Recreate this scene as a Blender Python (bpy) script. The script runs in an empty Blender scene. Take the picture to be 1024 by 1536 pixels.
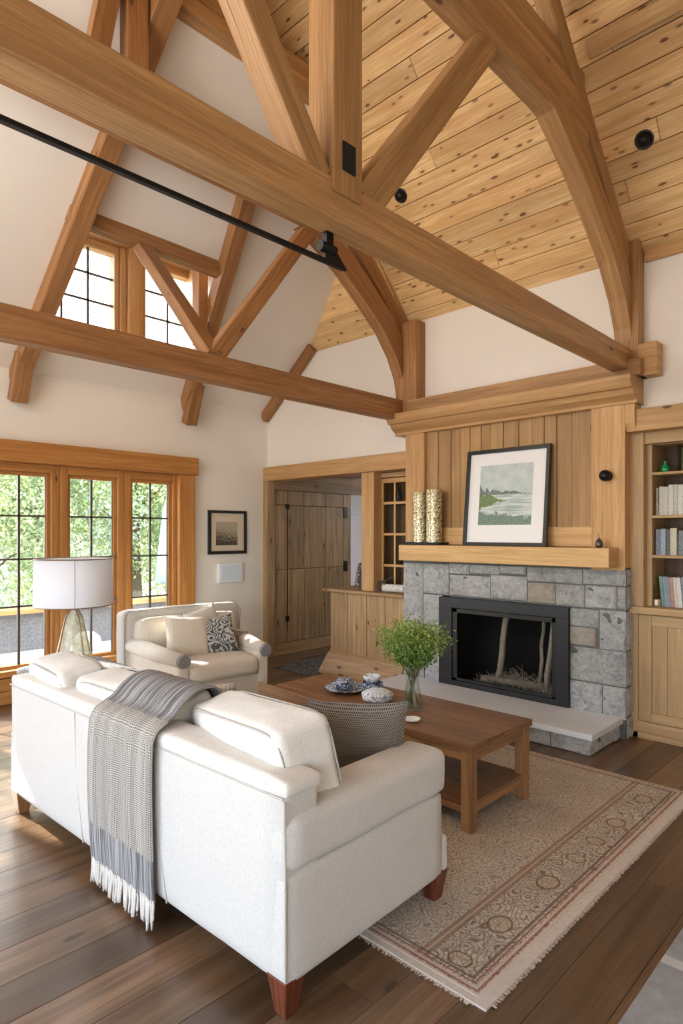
import bpy, math, random
from mathutils import Vector, Matrix, noise
RN = random.Random(11)
C = bpy.context.scene.collection
SC = bpy.context.scene
PI = math.pi

# ------------------------------------------------------------------ mesh builder
class MB:
    def __init__(s):
        s.v = []; s.f = []; s.uv = []; s.r = []
    def add(s, vs, fs, g=(1, 0, 0), rnd=None, uvs=None):
        b = len(s.v); s.v += [tuple(p) for p in vs]
        rnd = RN.random() if rnd is None else rnd
        ou, ov = RN.random() * 40, RN.random() * 40
        g = Vector(g).normalized()
        for k, f in enumerate(fs):
            s.f.append([b + i for i in f]); s.r.append(rnd)
            if uvs is not None:
                s.uv.append([uvs[i] for i in f]); continue
            P = [Vector(vs[i]) for i in f]
            n = Vector((0, 0, 0))
            for i in range(len(P)):
                n += P[i].cross(P[(i + 1) % len(P)])
            if n.length < 1e-12: n = Vector((0, 0, 1))
            n.normalize()
            h = n.cross(g)
            if h.length < .3:
                a = Vector((0, 0, 1)) if abs(n.z) < .9 else Vector((0, 1, 0))
                h = n.cross(a).normalized(); k2 = n.cross(h)
                s.uv.append([(p.dot(h) * .25 + ou, p.dot(k2) + ov) for p in P])
            else:
                h.normalize(); gg = h.cross(n)
                s.uv.append([(p.dot(gg) + ou, p.dot(h) + ov) for p in P])
        return s
    def box(s, x0, x1, y0, y1, z0, z1, g='x', rnd=None):
        G = {'x': (1, 0, 0), 'y': (0, 1, 0), 'z': (0, 0, 1)}[g]
        vs = [(x, y, z) for z in (z0, z1) for y in (y0, y1) for x in (x0, x1)]
        return s.add(vs, [(0, 2, 3, 1), (4, 5, 7, 6), (0, 1, 5, 4), (2, 6, 7, 3), (0, 4, 6, 2), (1, 3, 7, 5)], G, rnd)
    def beam(s, p, q, w, h, side=(0, 1, 0), rnd=None):
        p = Vector(p); q = Vector(q); d = (q - p).normalized()
        a = Vector(side); a = (a - d * a.dot(d)).normalized(); b = d.cross(a)
        vs = []
        for c in (p, q):
            for i, j in ((-1, -1), (1, -1), (1, 1), (-1, 1)):
                vs.append(c + a * (i * w / 2) + b * (j * h / 2))
        return s.add(vs, [(3, 2, 1, 0), (4, 5, 6, 7), (0, 1, 5, 4), (1, 2, 6, 5), (2, 3, 7, 6), (3, 0, 4, 7)], d, rnd)
    def prism(s, poly, ax, a0, a1, g='x', rnd=None):
        def P(u, v, a):
            return {'y': (u, a, v), 'x': (a, u, v), 'z': (u, v, a)}[ax]
        n = len(poly)
        vs = [P(u, v, a0) for u, v in poly] + [P(u, v, a1) for u, v in poly]
        fs = [tuple(range(n)), tuple(range(2 * n - 1, n - 1, -1))] + [(i + n, (i + 1) % n + n, (i + 1) % n, i) for i in range(n)]
        G = {'x': (1, 0, 0), 'y': (0, 1, 0), 'z': (0, 0, 1)}[g]
        return s.add(vs, fs, G, rnd)
    def strip(s, inner, outer, y0, y1, rnd=None):
        """curved timber in the XZ plane between two polylines, thick from y0 to y1"""
        rnd = RN.random() if rnd is None else rnd
        vs = []; L = 0; uvs = []
        ou, ov = RN.random() * 30, RN.random() * 30
        for i, (a, b) in enumerate(zip(inner, outer)):
            if i: L += math.dist(inner[i - 1], a)
            w = math.dist(a, b)
            vs += [(a[0], y0, a[1]), (a[0], y1, a[1]), (b[0], y1, b[1]), (b[0], y0, b[1])]
            uvs += [(L + ou, ov), (L + ou, ov + abs(y1 - y0)), (L + ou, ov + abs(y1 - y0) + w), (L + ou, ov - w)]
        fs = [(3, 2, 1, 0)]
        n = len(inner)
        for i in range(n - 1):
            o = i * 4
            for k in range(4):
                a, b = o + k, o + (k + 1) % 4
                fs.append((a, b, b + 4, a + 4))
        fs.append(tuple((n - 1) * 4 + k for k in range(4)))
        return s.add(vs, fs, (1, 0, 0), rnd, uvs)
    def lathe(s, prof, c=(0, 0, 0), n=24, rnd=None, sx=1, sy=1, cap=True):
        vs = []; uvs = []
        for k, (r, z) in enumerate(prof):
            for i in range(n):
                a = 2 * PI * i / n
                vs.append((c[0] + r * math.cos(a) * sx, c[1] + r * math.sin(a) * sy, c[2] + z)); uvs.append((i / n, z))
        fs = []
        for k in range(len(prof) - 1):
            for i in range(n):
                j = (i + 1) % n
                fs.append((k * n + i, k * n + j, (k + 1) * n + j, (k + 1) * n + i))
        if cap:
            if prof[0][0] > 1e-4: fs.append(tuple(range(n - 1, -1, -1)))
            if prof[-1][0] > 1e-4: fs.append(tuple((len(prof) - 1) * n + i for i in range(n)))
        return s.add(vs, fs, (0, 0, 1), rnd, uvs)
    def tube(s, pts, r, n=6, rnd=None):
        pts = [Vector(p) for p in pts]; vs = []; uvs = []
        rr = r if isinstance(r, (list, tuple)) else [r] * len(pts)
        for i, p in enumerate(pts):
            d = (pts[min(i + 1, len(pts) - 1)] - pts[max(i - 1, 0)]).normalized()
            a = d.cross(Vector((0, 0, 1)))
            if a.length < .05: a = d.cross(Vector((1, 0, 0)))
            a.normalize(); b = d.cross(a)
            for k in range(n):
                t = 2 * PI * k / n
                vs.append(p + (a * math.cos(t) + b * math.sin(t)) * rr[i]); uvs.append((i * .1, k / n * .1))
        fs = [tuple(range(n))]
        for i in range(len(pts) - 1):
            for k in range(n):
                j = (k + 1) % n
                fs.append((i * n + j, i * n + k, (i + 1) * n + k, (i + 1) * n + j))
        fs.append(tuple((len(pts) - 1) * n + k for k in range(n - 1, -1, -1)))
        return s.add(vs, fs, (0, 0, 1), rnd, uvs)
    def grid(s, fn, nu, nv, rnd=None):
        vs = []; uvs = []
        for i in range(nu + 1):
            for j in range(nv + 1):
                p, uv = fn(i / nu, j / nv); vs.append(p); uvs.append(uv)
        fs = [(i * (nv + 1) + j, (i + 1) * (nv + 1) + j, (i + 1) * (nv + 1) + j + 1, i * (nv + 1) + j + 1) for i in range(nu) for j in range(nv)]
        return s.add(vs, fs, (0, 0, 1), rnd, uvs)
    def soft(s, c, dims, r, bulge=(0, 0, 0), n=14, wr=0, seed=0, fq=5, M=None, rnd=None):
        """upholstered rounded block"""
        H = [d / 2 for d in dims]; r = min(r, min(H) * .98)
        key = {}; vs = []; fs = []; uvs = []
        def tt(k):
            x = -1 + 2 * k / n
            return math.copysign(abs(x) ** .75, x)
        def vert(p):
            k = tuple(round(a, 5) for a in p)
            if k in key: return key[k]
            q = Vector([p[i] * H[i] for i in range(3)])
            inn = Vector([max(-(H[i] - r), min(H[i] - r, q[i])) for i in range(3)])
            d = q - inn
            if d.length > 1e-9: d.normalize()
            o = inn + d * r
            for i in range(3):
                j, l = (i + 1) % 3, (i + 2) % 3
                o[i] += bulge[i] * p[i] * (1 - p[j] ** 2) * (1 - p[l] ** 2)
            if wr:
                w = Vector(o) * fq + Vector((seed, seed * 2.1, seed * .7))
                o += d * (noise.noise(w) * wr + noise.noise(w * 2.7) * wr * .35)
            if M is not None: o = M @ o
            vs.append(tuple(o + Vector(c))); uvs.append((o[0] + o[1], o[2])); key[k] = len(vs) - 1
            return key[k]
        for ax in range(3):
            for sg in (-1, 1):
                for i in range(n):
                    for j in range(n):
                        qs = []
                        for a, b in ((i, j), (i + 1, j), (i + 1, j + 1), (i, j + 1)):
                            p = [0, 0, 0]; p[ax] = sg; p[(ax + 1) % 3] = tt(a); p[(ax + 2) % 3] = tt(b)
                            qs.append(vert(p))
                        if sg < 0: qs.reverse()
                        fs.append(tuple(qs))
        return s.add(vs, fs, (0, 0, 1), rnd, uvs)
    def pillow(s, c, w, h, t, M=None, seed=0, wr=.008, n=18, sag=0):
        M = M or Matrix.Identity(3)
        for sg in (1, -1):
            vs = []; uvs = []; fs = []
            for i in range(n + 1):
                for j in range(n + 1):
                    u = -1 + 2 * i / n; v = -1 + 2 * j / n
                    x = u * w / 2 * (1 - .09 * (1 - v * v)); z = v * h / 2 * (1 - .09 * (1 - u * u))
                    y = sg * t / 2 * max(0, (1 - u ** 4) * (1 - v ** 4)) ** .55
                    e = (1 - u * u) * (1 - v * v)
                    y += noise.noise(Vector((x * 7 + seed, z * 7, seed))) * wr * (0 if e <= 0 else 1)
                    if v > 0: z -= sag * v * (1 - u * u)
                    p = M @ Vector((x, y, z)) + Vector(c)
                    vs.append(tuple(p)); uvs.append((u * .5 + .5, v * .5 + .5))
            for i in range(n):
                for j in range(n):
                    q = (i * (n + 1) + j, (i + 1) * (n + 1) + j, (i + 1) * (n + 1) + j + 1, i * (n + 1) + j + 1)
                    fs.append(q if sg < 0 else q[::-1])
            s.add(vs, fs, (0, 0, 1), .5, uvs)
        return s
    def build(s, name, mat, parent=None, bevel=0, smooth=False, local=False, weld=False, seg=2):
        off = Vector((0, 0, 0))
        if parent is not None and not local:
            off = Vector(parent.location)
            pp = parent.parent
            while pp is not None:
                off += Vector(pp.location); pp = pp.parent
        me = bpy.data.meshes.new(name)
        me.from_pydata([tuple(Vector(p) - off) for p in s.v], [], s.f)
        uvl = me.uv_layers.new(name='UVMap')
        flat = []
        for u in s.uv:
            for a in u: flat += [a[0], a[1]]
        uvl.data.foreach_set('uv', flat)
        at = me.attributes.new('rnd', 'FLOAT', 'FACE'); at.data.foreach_set('value', s.r)
        me.materials.append(mat)
        if smooth: me.polygons.foreach_set('use_smooth', [True] * len(me.polygons))
        me.update()
        o = bpy.data.objects.new(name, me); C.objects.link(o)
        if parent is not None: o.parent = parent
        if weld:
            m = o.modifiers.new('w', 'WELD'); m.merge_threshold = .0006
        if bevel:
            m = o.modifiers.new('b', 'BEVEL'); m.width = bevel; m.segments = seg; m.limit_method = 'ANGLE'; m.angle_limit = .6
        return o

def tag(o, label=None, cat=None, group=None, kind=None):
    if label: o['label'] = label
    if cat: o['category'] = cat
    if group: o['group'] = group
    if kind: o['kind'] = kind
    return o
def thing(name, label, cat, loc=(0, 0, 0), rz=0, group=None):
    o = bpy.data.objects.new(name, None); C.objects.link(o); o.location = loc; o.rotation_euler = (0, 0, rz)
    o.empty_display_size = .05
    return tag(o, label, cat, group)
def copy_tree(o, parent=None):
    c = o.copy(); C.objects.link(c); c.parent = parent
    for ch in list(o.children): copy_tree(ch, c)
    return c
def rotm(ax, d): return Matrix.Rotation(math.radians(d), 3, ax)

# ------------------------------------------------------------------ materials
def newmat(name):
    m = bpy.data.materials.new(name); m.use_nodes = True
    nt = m.node_tree; nt.nodes.clear()
    out = nt.nodes.new('ShaderNodeOutputMaterial'); b = nt.nodes.new('ShaderNodeBsdfPrincipled')
    nt.links.new(b.outputs[0], out.inputs[0])
    return m, nt, b, out
class N:
    """tiny node-graph helper"""
    def __init__(s, nt): s.nt = nt
    def n(s, t, **k):
        x = s.nt.nodes.new(t)
        for a, v in k.items(): setattr(x, a, v)
        return x
    def L(s, a, b): s.nt.links.new(a, b)
    def set(s, sock, v):
        if hasattr(v, 'links') or isinstance(v, bpy.types.NodeSocket): s.L(v, sock)
        else: sock.default_value = v
    def math(s, op, a, b=0, c=0, clamp=False):
        x = s.n('ShaderNodeMath', operation=op, use_clamp=clamp)
        s.set(x.inputs[0], a); s.set(x.inputs[1], b)
        if op in ('MULTIPLY_ADD', 'SMOOTH_MIN', 'SMOOTH_MAX', 'COMPARE'): s.set(x.inputs[2], c)
        return x.outputs[0]
    def mapr(s, v, a, b, c=0, d=1, it='LINEAR'):
        x = s.n('ShaderNodeMapRange', interpolation_type=it)
        s.set(x.inputs[0], v)
        for i, q in enumerate((a, b, c, d)): s.set(x.inputs[i + 1], q)
        return x.outputs[0]
    def mix(s, f, a, b, mode='MIX'):
        x = s.n('ShaderNodeMix', data_type='RGBA', blend_type=mode)
        s.set(x.inputs[0], f)
        s.set(x.inputs[6], col4(a)); s.set(x.inputs[7], col4(b))
        return x.outputs[2]
    def noise(s, vec, scale, detail=3, rough=.5, dist=0):
        x = s.n('ShaderNodeTexNoise'); x.inputs['Scale'].default_value = scale; x.inputs['Detail'].default_value = detail
        x.inputs['Roughness'].default_value = rough; x.inputs['Distortion'].default_value = dist
        s.L(vec, x.inputs['Vector']); return x.outputs['Fac']
    def vor(s, vec, scale, feature='F1', rnd=1):
        x = s.n('ShaderNodeTexVoronoi', feature=feature); x.inputs['Scale'].default_value = scale
        x.inputs['Randomness'].default_value = rnd
        s.L(vec, x.inputs['Vector']); return x
    def mapping(s, vec, sc=(1, 1, 1), loc=(0, 0, 0)):
        x = s.n('ShaderNodeMapping'); x.inputs['Scale'].default_value = sc; x.inputs['Location'].default_value = loc
        s.L(vec, x.inputs['Vector']); return x.outputs[0]
    def coord(s, k='UV'): return s.n('ShaderNodeTexCoord').outputs[k]
    def rnd(s): return s.n('ShaderNodeAttribute', attribute_name='rnd').outputs['Fac']
    def sep(s, v):
        x = s.n('ShaderNodeSeparateXYZ'); s.L(v, x.inputs[0]); return x.outputs
    def comb(s, a, b, c=0):
        x = s.n('ShaderNodeCombineXYZ'); s.set(x.inputs[0], a); s.set(x.inputs[1], b); s.set(x.inputs[2], c); return x.outputs[0]
    def bump(s, h, st, dist, b):
        x = s.n('ShaderNodeBump'); x.inputs['Strength'].default_value = st; x.inputs['Distance'].default_value = dist
        s.L(h, x.inputs['Height']); s.L(x.outputs[0], b.inputs['Normal'])
def col4(c):
    if isinstance(c, (tuple, list)) and len(c) == 3: return (*c, 1)
    return c

def wood(name, base, dark, knot=(.10, .045, .02), kn=.5, rough=.5, var=.25, gs=1.0, kscale=1.0, streak=0, spec=.35):
    m, nt, b, _ = newmat(name); g = N(nt)
    uv = g.coord('UV'); r = g.rnd()
    warp = g.noise(g.mapping(uv, (1.3, 3.2, 1)), 1.6, 2)
    s = g.sep(uv)
    v2 = g.math('MULTIPLY_ADD', warp, .035, s[1])
    p = g.comb(s[0], v2, r)
    broad = g.noise(g.mapping(p, (.55 * gs, 13 * gs, 1)), 1.5, 5, .68)
    fine = g.noise(g.mapping(p, (3.2 * gs, 120 * gs, 1)), 1.0, 4, .75)
    f = g.mapr(broad, .38, .62)
    c = g.mix(f, dark, base)
    c = g.mix(g.mapr(fine, .44, .62, 0, .62), c, tuple(a * .82 for a in dark))
    lite = g.noise(g.mapping(p, (2.2 * gs, 60 * gs, 5)), 1.0, 3, .7)
    c = g.mix(g.mapr(lite, .55, .72, 0, .4), c, tuple(min(1, a * 1.22) for a in base))
    chk = g.noise(g.mapping(p, (.7 * gs, 75 * gs, 9)), 1.0, 1, .4); chm = g.noise(g.mapping(p, (.8, 3, 13)), 1.3, 1)
    c = g.mix(g.math('MULTIPLY', g.mapr(chk, .70, .76, 0, .8), g.mapr(chm, .5, .6)), c, tuple(a * .35 for a in dark))
    blotch = g.noise(g.mapping(p, (1.1, 2.6, 1)), 1.3, 3, .6)
    c = g.mix(g.mapr(blotch, .45, .75, 0, .4), c, dark)
    # knots with their own outline
    kv = g.vor(g.mapping(p, (1.5 * kscale, 4.2 * kscale, 1)), 1.0); kv.voronoi_dimensions = '2D'
    kd = g.math('ADD', kv.outputs['Distance'], g.math('MULTIPLY', g.math('SUBTRACT', g.noise(g.mapping(p, (9, 22, 1)), 1.0, 3), .5), .12))
    sel = g.math('GREATER_THAN', g.sep(kv.outputs['Color'])[0], 1 - kn)
    core = g.math('MULTIPLY', g.mapr(kd, .05, .085, 1, 0), sel)
    halo = g.math('MULTIPLY', g.mapr(kd, .05, .24, .7, 0), sel)
    kd = g.math('DIVIDE', kd, g.mapr(g.sep(kv.outputs['Color'])[1], 0, 1, .5, 1.15))
    core = g.math('MULTIPLY', g.mapr(kd, .05, .085, 1, 0), sel)
    c = g.mix(halo, c, dark); c = g.mix(g.math('MULTIPLY', core, .9), c, knot)
    if streak:
        kv2 = g.vor(g.mapping(p, (5.5, 15, 1)), 1.0); kv2.voronoi_dimensions = '2D'
        sel2 = g.math('GREATER_THAN', g.sep(kv2.outputs['Color'])[1], .80)
        c = g.mix(g.math('MULTIPLY', g.mapr(kv2.outputs['Distance'], .06, .2, .8, 0), sel2), c, knot)
        sn = g.noise(g.mapping(p, (1.0, 26, 1)), 1.0, 5, .8, .4)
        sm = g.noise(g.mapping(p, (1.3, 4, 7)), 1.0, 2)
        c = g.mix(g.math('MULTIPLY', g.mapr(sn, .60, .68, 0, .7), g.mapr(sm, .5, .65)), c, (.20, .09, .035))
        c = g.mix(g.mapr(g.noise(g.mapping(p, (1.2, 5, 3)), 1, 3), .5, .72, 0, .45), c, (.52, .26, .09))
    br = g.mapr(r, 0, 1, 1 - var, 1 + var * .6)
    mul = g.n('ShaderNodeVectorMath', operation='SCALE'); g.L(c, mul.inputs[0]); g.L(br, mul.inputs['Scale'])
    g.L(mul.outputs[0], b.inputs['Base Color'])
    b.inputs['Roughness'].default_value = rough
    b.inputs['Specular IOR Level'].default_value = spec
    g.bump(g.math('ADD', g.math('MULTIPLY', fine, .5), broad), .25, .003, b)
    return m
def plain(name, c, rough=.6, metal=0, var=.06, scale=6, bump=0, spec=.5, bs=60):
    m, nt, b, _ = newmat(name); g = N(nt)
    oc = g.coord('Object'); nz = g.noise(oc, scale, 4)
    d = tuple(max(0, a * (1 - var)) for a in c); e = tuple(min(1, a * (1 + var)) for a in c)
    g.L(g.mix(nz, d, e), b.inputs['Base Color'])
    b.inputs['Roughness'].default_value = rough; b.inputs['Metallic'].default_value = metal; b.inputs['Specular IOR Level'].default_value = spec
    if bump: g.bump(g.noise(oc, bs, 3), bump, .002, b)
    return m
def fabric(name, c, c2=None, sc=260, rough=.9):
    m, nt, b, _ = newmat(name); g = N(nt)
    oc = g.coord('Object')
    c2 = c2 or tuple(a * .84 for a in c)
    a = g.noise(g.mapping(oc, (1, 1, .16)), sc, 2); d = g.noise(g.mapping(oc, (.16, .16, 1)), sc, 2)
    w = g.math('ADD', a, d)
    f = g.mapr(w, .8, 1.25)
    big = g.noise(oc, 3, 2)
    cc = g.mix(f, c2, c)
    cc = g.mix(g.mapr(big, .3, .8, 0, .12), cc, c2)
    g.L(cc, b.inputs['Base Color']); b.inputs['Roughness'].default_value = rough
    b.inputs['Specular IOR Level'].default_value = .15
    b.inputs['Sheen Weight'].default_value = .25
    g.bump(w, .25, .002, b)
    return m
def glassy(name, tint=(1, 1, 1), rough=.0, refl=.08):
    m, nt, b, out = newmat(name); g = N(nt)
    nt.nodes.remove(b)
    t = g.n('ShaderNodeBsdfTransparent'); t.inputs[0].default_value = (*tint, 1)
    gl = g.n('ShaderNodeBsdfGlossy'); gl.inputs['Roughness'].default_value = rough
    fr = g.n('ShaderNodeLayerWeight'); fr.inputs[0].default_value = .5
    mx = g.n('ShaderNodeMixShader')
    g.L(g.math('MULTIPLY_ADD', g.math('POWER', fr.outputs['Facing'], 4), refl * 5, refl * .5), mx.inputs[0]); g.L(t.outputs[0], mx.inputs[1]); g.L(gl.outputs[0], mx.inputs[2])
    g.L(mx.outputs[0], out.inputs[0])
    return m

M = {}
M['beam'] = wood('timber_beam', (.52, .30, .13), (.33, .175, .07), kn=.16, var=.12, gs=.9, kscale=1.3)
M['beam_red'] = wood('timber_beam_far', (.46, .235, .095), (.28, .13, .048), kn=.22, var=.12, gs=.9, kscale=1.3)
M['pine'] = wood('ceiling_pine', (.92, .66, .34), (.70, .43, .18), knot=(.11, .045, .018), kn=.75, var=.22, kscale=1.7, streak=1)
M['trim'] = wood('oak_trim', (.63, .385, .175), (.47, .265, .105), kn=.12, var=.1)
M['panel'] = wood('oak_panelling', (.53, .33, .145), (.40, .23, .095), kn=.12, var=.2)
M['mantel'] = wood('pale_mantel', (.72, .46, .21), (.55, .33, .135), kn=.08, var=.05)
M['window_wood'] = wood('window_fir', (.56, .265, .075), (.38, .16, .04), kn=.08, var=.12)
M['old'] = wood('weathered_plank', (.50, .33, .165), (.27, .165, .075), kn=.6, var=.25, kscale=1.3)
M['cab'] = wood('cabinet_oak', (.56, .37, .195), (.36, .21, .095), kn=.6, var=.18, kscale=1.4)
M['shelf'] = wood('shelf_oak', (.53, .36, .19), (.42, .27, .13), kn=.1, var=.08)
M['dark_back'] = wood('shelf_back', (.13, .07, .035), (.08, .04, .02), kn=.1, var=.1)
M['table'] = wood('walnut_table', (.31, .155, .068), (.17, .078, .034), kn=.35, var=.15, rough=.3)
M['table_edge'] = wood('table_side', (.40, .215, .095), (.22, .11, .045), kn=.2, var=.12, rough=.4)
M['floor'] = wood('floor_boards', (.20, .116, .061), (.10, .054, .026), knot=(.035, .016, .009), kn=.3, var=.5, rough=.30, gs=.8, spec=.75)
M['leg'] = wood('stained_leg', (.19, .055, .025), (.09, .025, .012), kn=0, var=.05, rough=.25)
M['plaster'] = plain('white_plaster', (.82, .775, .70), .9, var=.02, bump=.05, bs=25, spec=.2)
M['cool_plaster'] = plain('pale_plaster', (.78, .79, .82), .9, var=.02, spec=.2)
M['linen'] = fabric('linen', (.61, .595, .565), sc=420)
M['linen2'] = fabric('cushion_linen', (.74, .715, .665), sc=460)
M['cream'] = fabric('cream_linen', (.76, .70, .60))
M['piping'] = fabric('piping', (.50, .47, .43))
M['black'] = plain('black_metal', (.012, .012, .013), .38, .6, spec=.5)
M['frame_black'] = plain('black_frame', (.015, .014, .013), .35)
M['char'] = plain('charcoal_steel', (.045, .047, .05), .42, .7)
M['soot_recess_black'] = plain('soot_recess_black', (.008, .008, .008), .9)
M['iron'] = plain('muntin_bronze', (.085, .075, .065), .5, .3)
M['white'] = plain('white_paint', (.85, .87, .90), .4, var=.01)
M['glass'] = glassy('window_glass', (.97, .985, .98))
M['smoke'] = glassy('fire_glass', (.80, .80, .80), .15, .008)
M['brass'] = plain('aged_metal', (.28, .20, .13), .4, .9)
M['paper'] = plain('mount_board', (.84, .85, .86), .8, var=.01)
M['cream_mat'] = plain('cream_mount', (.66, .56, .43), .8, var=.02)
M['core'] = plain('dark_joint', (.12, .12, .115), .95)
M['slab'] = plain('hearth_slab_stone', (.64, .675, .71), .55, var=.14, scale=4, bump=.15, bs=40)

def stone_mat():
    m, nt, b, _ = newmat('fireplace_stone'); g = N(nt)
    oc = g.coord('Object'); r = g.rnd()
    sh = g.n('ShaderNodeVectorMath', operation='ADD'); g.L(oc, sh.inputs[0]); g.L(g.comb(g.math('MULTIPLY', r, 9), r, r), sh.inputs[1])
    v = sh.outputs[0]
    a = g.noise(v, 5, 6, .65, .8); d = g.noise(v, 28, 5, .7)
    c = g.mix(g.mapr(a, .32, .66), (.31, .32, .325), (.68, .69, .68))
    cr = g.noise(g.mapping(v, (1, 1, 2.2)), 9, 8, .8, 1.5)
    c = g.mix(g.mapr(cr, .50, .66, 0, .75), c, (.15, .155, .16))
    c = g.mix(g.mapr(d, .42, .62, 0, .7), c, (.74, .74, .72))
    d3 = g.noise(v, 70, 4, .75)
    c = g.mix(g.mapr(d3, .52, .68, 0, .55), c, (.20, .205, .205))
    warm = g.math('GREATER_THAN', r, .86)
    c = g.mix(g.math('MULTIPLY', warm, .6), c, (.36, .29, .19))
    c = g.mix(g.mapr(g.noise(v, 2.2, 3), .55, .75, 0, .35), c, (.44, .36, .23))
    br = g.mapr(r, 0, 1, .78, 1.12)
    mul = g.n('ShaderNodeVectorMath', operation='SCALE'); g.L(c, mul.inputs[0]); g.L(br, mul.inputs['Scale'])
    g.L(mul.outputs[0], b.inputs['Base Color']); b.inputs['Roughness'].default_value = .85
    g.bump(g.math('ADD', g.math('SUBTRACT', a, g.math('MULTIPLY', cr, .8)), g.math('MULTIPLY', d, .5)), 1.0, .03, b)
    return m
M['stone'] = stone_mat()

def knit_mat():
    m, nt, b, _ = newmat('grey_knit'); g = N(nt)
    s = g.sep(g.coord('UV'))
    u = g.math('FRACT', g.math('MULTIPLY', s[0], 30)); 
    row = g.math('FLOOR', g.math('MULTIPLY', s[1], 46))
    u = g.math('FRACT', g.math('ADD', g.math('MULTIPLY', s[0], 46), g.math('MULTIPLY', g.math('MODULO', row, 2), .5)))
    v = g.math('FRACT', g.math('MULTIPLY', s[1], 46))
    du = g.math('ABSOLUTE', g.math('SUBTRACT', u, .5)); dv = g.math('ABSOLUTE', g.math('SUBTRACT', v, .5))
    d = g.math('MAXIMUM', du, dv)
    f = g.mapr(d, .2, .38)
    g.L(g.mix(f, (.05, .044, .038), (.26, .232, .20)), b.inputs['Base Color']); b.inputs['Roughness'].default_value = .95
    g.bump(f, .6, .004, b); return m
M['knit'] = knit_mat()
def throw_mat():
    # u across 0..1 ; v metres along
    m, nt, b, _ = newmat('woven_throw'); g = N(nt)
    s = g.sep(g.coord('UV'))
    fu = g.math('FRACT', g.math('MULTIPLY', s[0], 62)); fv = g.math('FRACT', g.math('MULTIPLY', s[1], 112))
    du = g.math('ABSOLUTE', g.math('SUBTRACT', fu, .5)); dv = g.math('ABSOLUTE', g.math('SUBTRACT', fv, .5))
    dots = g.mapr(g.math('MAXIMUM', du, dv), .22, .36)
    band = g.noise(g.comb(g.math('MULTIPLY', s[0], 7), 0, 0), 1.3, 2)
    light = g.mix(g.mapr(band, .35, .65), (.38, .355, .32), (.56, .52, .47))
    c1 = g.mix(dots, (.07, .067, .065), light)
    st = g.math('FRACT', g.math('MULTIPLY', s[0], 60))
    stripe = g.mapr(g.noise(g.mapping(g.coord('UV'), (70, 3, 1)), 1, 2), .4, .6)
    c2 = g.mix(stripe, (.12, .118, .12), (.38, .375, .37))
    zone = g.math('MAXIMUM', g.math('LESS_THAN', s[1], .17), g.math('MULTIPLY', g.math('GREATER_THAN', s[1], .74), 1))
    g.L(g.mix(zone, c1, c2), b.inputs['Base Color']); b.inputs['Roughness'].default_value = .95
    b.inputs['Specular IOR Level'].default_value = .1
    g.bump(dots, .5, .004, b); return m
M['throw'] = throw_mat()
M['fringe'] = fabric('pale_fringe', (.72, .68, .62))
def scroll_mat(name, light, dark, sc=3.2, coordk='UV', th=0):
    m, nt, b, _ = newmat(name); g = N(nt)
    uv = g.coord(coordk)
    n1 = g.n('ShaderNodeTexNoise'); n1.inputs['Scale'].default_value = sc; n1.inputs['Detail'].default_value = 1
    g.L(uv, n1.inputs['Vector'])
    mp = g.n('ShaderNodeVectorMath', operation='MULTIPLY_ADD'); g.L(n1.outputs['Color'], mp.inputs[0]); mp.inputs[1].default_value = (.35, .35, .35); g.L(uv, mp.inputs[2])
    vd = g.vor(mp.outputs[0], sc).outputs['Distance']
    rings = g.math('SINE', g.math('MULTIPLY', vd, 24))
    f = g.mapr(rings, -.15 + th, .15 + th)
    fine = g.mapr(g.noise(uv, sc * 9, 4), .35, .6)
    c = g.mix(f, dark, light); c = g.mix(g.math('MULTIPLY', fine, .35), c, tuple((a + d) / 2 for a, d in zip(light, dark)))
    g.L(c, b.inputs['Base Color']); b.inputs['Roughness'].default_value = .9; return m
M['scroll'] = scroll_mat('scroll_print', (.62, .63, .62), (.03, .04, .05), 3.4)
M['medallion'] = scroll_mat('grey_print', (.42, .42, .42), (.05, .05, .055), 40, 'Object')
M['blue_china'] = scroll_mat('blue_white_china', (.62, .69, .80), (.006, .015, .055), 9, 'Object', .35)
M['pale_china'] = scroll_mat('pale_china', (.80, .83, .86), (.34, .41, .52), 7, 'Object', -.5)
M['furry'] = scroll_mat('dark_textile', (.34, .33, .34), (.04, .04, .045), 18, 'Object')
M['leaf'] = None
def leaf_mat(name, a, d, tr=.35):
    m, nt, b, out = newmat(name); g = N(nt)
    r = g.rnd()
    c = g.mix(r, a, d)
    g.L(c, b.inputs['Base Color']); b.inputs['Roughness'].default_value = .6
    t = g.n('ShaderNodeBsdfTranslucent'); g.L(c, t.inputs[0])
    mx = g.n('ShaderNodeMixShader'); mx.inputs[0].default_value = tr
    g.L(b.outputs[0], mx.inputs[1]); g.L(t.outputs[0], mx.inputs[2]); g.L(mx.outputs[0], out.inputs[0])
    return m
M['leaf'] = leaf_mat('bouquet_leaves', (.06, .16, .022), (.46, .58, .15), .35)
M['tree_leaf'] = leaf_mat('tree_leaves', (.26, .36, .15), (.74, .80, .48), .5)
M['tree_leaf2'] = leaf_mat('grey_green_leaves', (.26, .36, .24), (.72, .80, .66), .5)
M['bark'] = plain('bark', (.12, .09, .06), .9, var=.3, scale=20)
M['stem'] = plain('green_stem', (.22, .20, .12), .7, var=.5, scale=60)

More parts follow.
